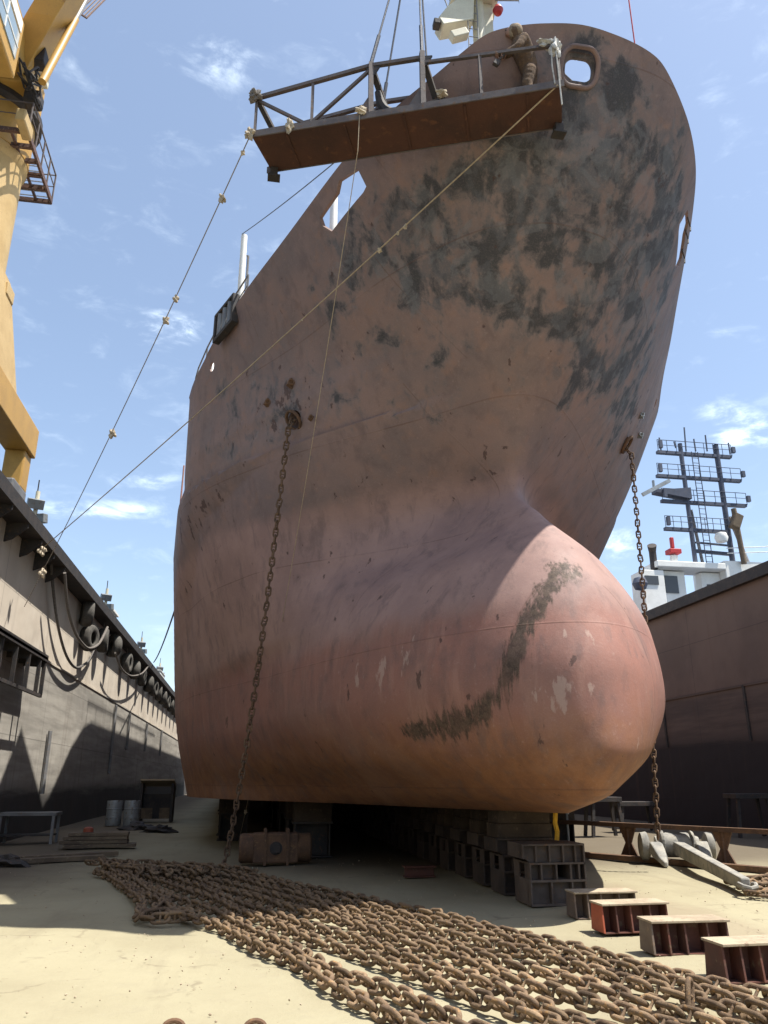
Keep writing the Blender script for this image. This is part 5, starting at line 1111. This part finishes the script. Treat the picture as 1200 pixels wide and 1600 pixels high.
    hand(J['wrl'][0], -ex - Vector((0, 0, .5)), Vector((0, 0, -1)) + ex * .5, 'hand')
    return root, pt
wk_, wpt = worker()
tl_ = thing('chipping_tool', tuple(wpt(-.40, -.44, .84)), 'dark hand tool held low by the worker on the platform', 'tool')
MB().tube([wpt(-.30, -.43, .93), wpt(-.46, -.44, .74)], .018, 8).build('handle', M['dark'], tl_)
MB().box(wpt(-.49, -.44, .70), (.09, .06, .10), R3(0, 30, 0)).build('head', M['dark'], tl_, bevel=.01)

# ------------------------------------------------------------------ moored ship behind the right wall
ms = thing('moored_ship', (25, 40, 0), 'white ship moored beyond the right wall with a tall blue-grey lattice mast', 'ship')
Yq = 40.0
MB().prism([(20.95, 37, 0), (20.95, 90, 0), (33, 90, 0), (33, 39, 0), (27, 34, 0)], (0, 0, -1), (0, 0, 9.9)).build('hull', M['bluegrey'], ms)
def hb(x0, x1, y0, y1, z0, z1, name, mat, par=ms, bev=.04): return MB().bb((x0, y0, z0), (x1, y1, z1)).build(name, mat, par, bevel=bev)
w1 = hb(21.3, 22.59, 39.6, 41, 9.9, 12.75, 'wheelhouse', M['white']); hb(21.4, 22.2, 39.55, 39.6, 11.9, 12.4, 'window', M['window'], w1, 0)
w1b = hb(22.6, 24.2, 40.2, 41.0, 9.9, 12.9, 'wheelhouse', M['white']); hb(22.9, 23.7, 40.14, 40.199, 11.6, 12.6, 'window', M['window'], w1b, 0)
w2 = hb(25.2, 26.4, 40.2, 40.8, 9.9, 12.9, 'wheelhouse', M['white']); hb(25.5, 25.9, 40.14, 40.199, 11.7, 12.2, 'window', M['window'], w2, 0)
hb(22.2, 26.4, 39.5, 41.2, 12.95, 13.3, 'bridge_roof', M['white']); hb(26.41, 33, 39.6, 43, 9.9, 13.5, 'deckhouse', M['white'])
hb(24.21, 25.19, 40.5, 40.7, 9.9, 11.3, 'bulwark', M['white'])
fp_ = at_y(1022, 885, Yq); fq = at_y(1018, 857, Yq)
MB().tube([(fp_.x, Yq, 12.9), (fp_.x, Yq, fq.z - .2), (fq.x - .1, Yq - .25, fq.z + .1)], [.2, .2, .26], 12).build('vent_cowl', M['dark'], ms, smooth=True)
MB().lathe([(.001, -.4), (.3, -.3), (.42, 0), (.3, .3), (.001, .4)], at_y(1000, 912, 39.2), 'Z', 14).build('satellite_dome', M['bluegrey'], ms, smooth=True)
rp_ = at_y(1052, 862, Yq); MB().bb(rp_ + Vector((-.36, -.3, -.16)), rp_ + Vector((.36, .3, .12))).bb(rp_ + Vector((-.12, -.1, .2)), rp_ + Vector((.08, .1, .85))).build('red_beacon', M['red'], ms, bevel=.04)
MB().cyl(rp_ + Vector((-.1, 0, -1.0)), rp_ + Vector((0, 0, -.26)), .22, 10).build('beacon_stand', M['white'], ms)
tw = bpy.data.objects.new('lattice_mast', None); COL.objects.link(tw); tw.parent = ms; tw['_org'] = (25, 40, 0)
BG = M['bluegrey']
MB().cyl((24.85, Yq, 13.3), (24.85, Yq, 20.8), 0.13, 12).build('leg', BG, tw); MB().cyl((27.2, Yq, 13.3), (27.2, Yq, 20.9), .155, 12).build('leg', BG, tw)
MB().bar((25.0, Yq, 16.6), (26.1, Yq + 1.2, 13.3), .16).bar((27.4, Yq, 16.3), (29.2, Yq + 1.2, 13.3), .16).build('strut', M['greysteel'], tw)
for (x0, x1, z_) in ((23.3, 28.1, 20.15), (23.1, 28.5, 18.62), (23.2, 28.6, 17.05), (23.2, 27.2, 15.35)):
    pf = MB().bb((x0, Yq - .12, z_ - .09), (x1, Yq + .15, z_ + .09)).build('yard', BG, tw)
    rr = MB().tube([(x0, Yq - .15, z_ + .75), (x1, Yq - .15, z_ + .75)], .022, 5).tube([(x0, Yq - .15, z_ + .42), (x1, Yq - .15, z_ + .42)], .018, 5)
    for xx in np.linspace(x0, x1, 9): rr.tube([(xx, Yq - .15, z_), (xx, Yq - .15, z_ + .75)], .02, 5)
    rr.build('rail', BG, pf)
    MB().box((x0 + .05, Yq - .4, z_ + .35), (.18, .2, .5)).build('lamp', BG, pf); MB().box((x1 - .05, Yq - .4, z_ + .3), (.2, .2, .36)).build('lamp', BG, pf)
MB().bar((24.9, Yq - .2, 14.55), (27.2, Yq - .2, 14.45), .1).bar((24.9, Yq, 14.1), (27.2, Yq, 14.0), .18).build('cross_bar', BG, tw)
MB().prism([(22.8, Yq, 17.5), (25.0, Yq, 17.2), (25.0, Yq, 17.9), (23.6, Yq, 17.72), (22.8, Yq, 17.68)], (0, -.3, 0), (0, .3, 0)).build('radar_bracket', BG, tw)
ra = at_y(1004, 773, Yq - 1); rb = at_y(1046, 751, Yq - 1); MB().bar(ra, rb, .16, .22).cyl((rb.x - .45, Yq, 17.7), (rb.x - .45, Yq, 18.3), .08, 8).build('radar_scanner', M['galv'], tw)
for px, py0, py1 in ((1069, 705, 668), (1084, 705, 686), (1102, 705, 680), (1138, 710, 692), (1030, 705, 684), (1053, 700, 690)):
    a_ = at_y(px + 3, py0, Yq); b2 = at_y(px, py1, Yq); MB().cyl(a_, b2, .05, 6).build('antenna', BG, tw)
ld = MB()
for xx in (25.35, 25.75): ld.tube([(xx, Yq - .3, 13.3), (xx, Yq - .3, 20.2)], .03, 5)
for zz_ in np.arange(13.4, 20.2, .32): ld.tube([(25.35, Yq - .3, zz_), (25.75, Yq - .3, zz_)], .02, 5)
ld.build('ladder', BG, tw)
fu = MB().cyl((27.5, Yq - .6, 13.3), (27.35, Yq - .6, 16.6), .15, 12); fu.build('exhaust_pipe', M['timber'], tw, smooth=True)
sc_ = at_y(1127, 840, Yq - .8); MB().lathe([(.001, -.35), (.3, -.25), (.38, 0), (.3, .25), (.001, .35)], sc_, 'Z', 14).build('radar_dome', M['white'], tw, smooth=True)
MB().box(at_y(1150, 815, Yq - .6), (.5, .5, .9), R3(0, 25, 0)).build('searchlight', M['timber'], tw, bevel=.05)
MB().tube([(26.6, 39.5, 14.2), (29, 39.5, 14.4), (33, 39.5, 15.0)], .03, 5).tube([(26.6, 39.5, 13.9), (33, 39.5, 14.4)], .03, 5).build('deck_rail', M['white'], ms)

# tidy helper keys
for o in list(bpy.data.objects):
    if '_org' in o.keys(): del o['_org']
    if o.parent is not None:
        for k in ('category', 'group'):
            if k in o.keys(): del o[k]
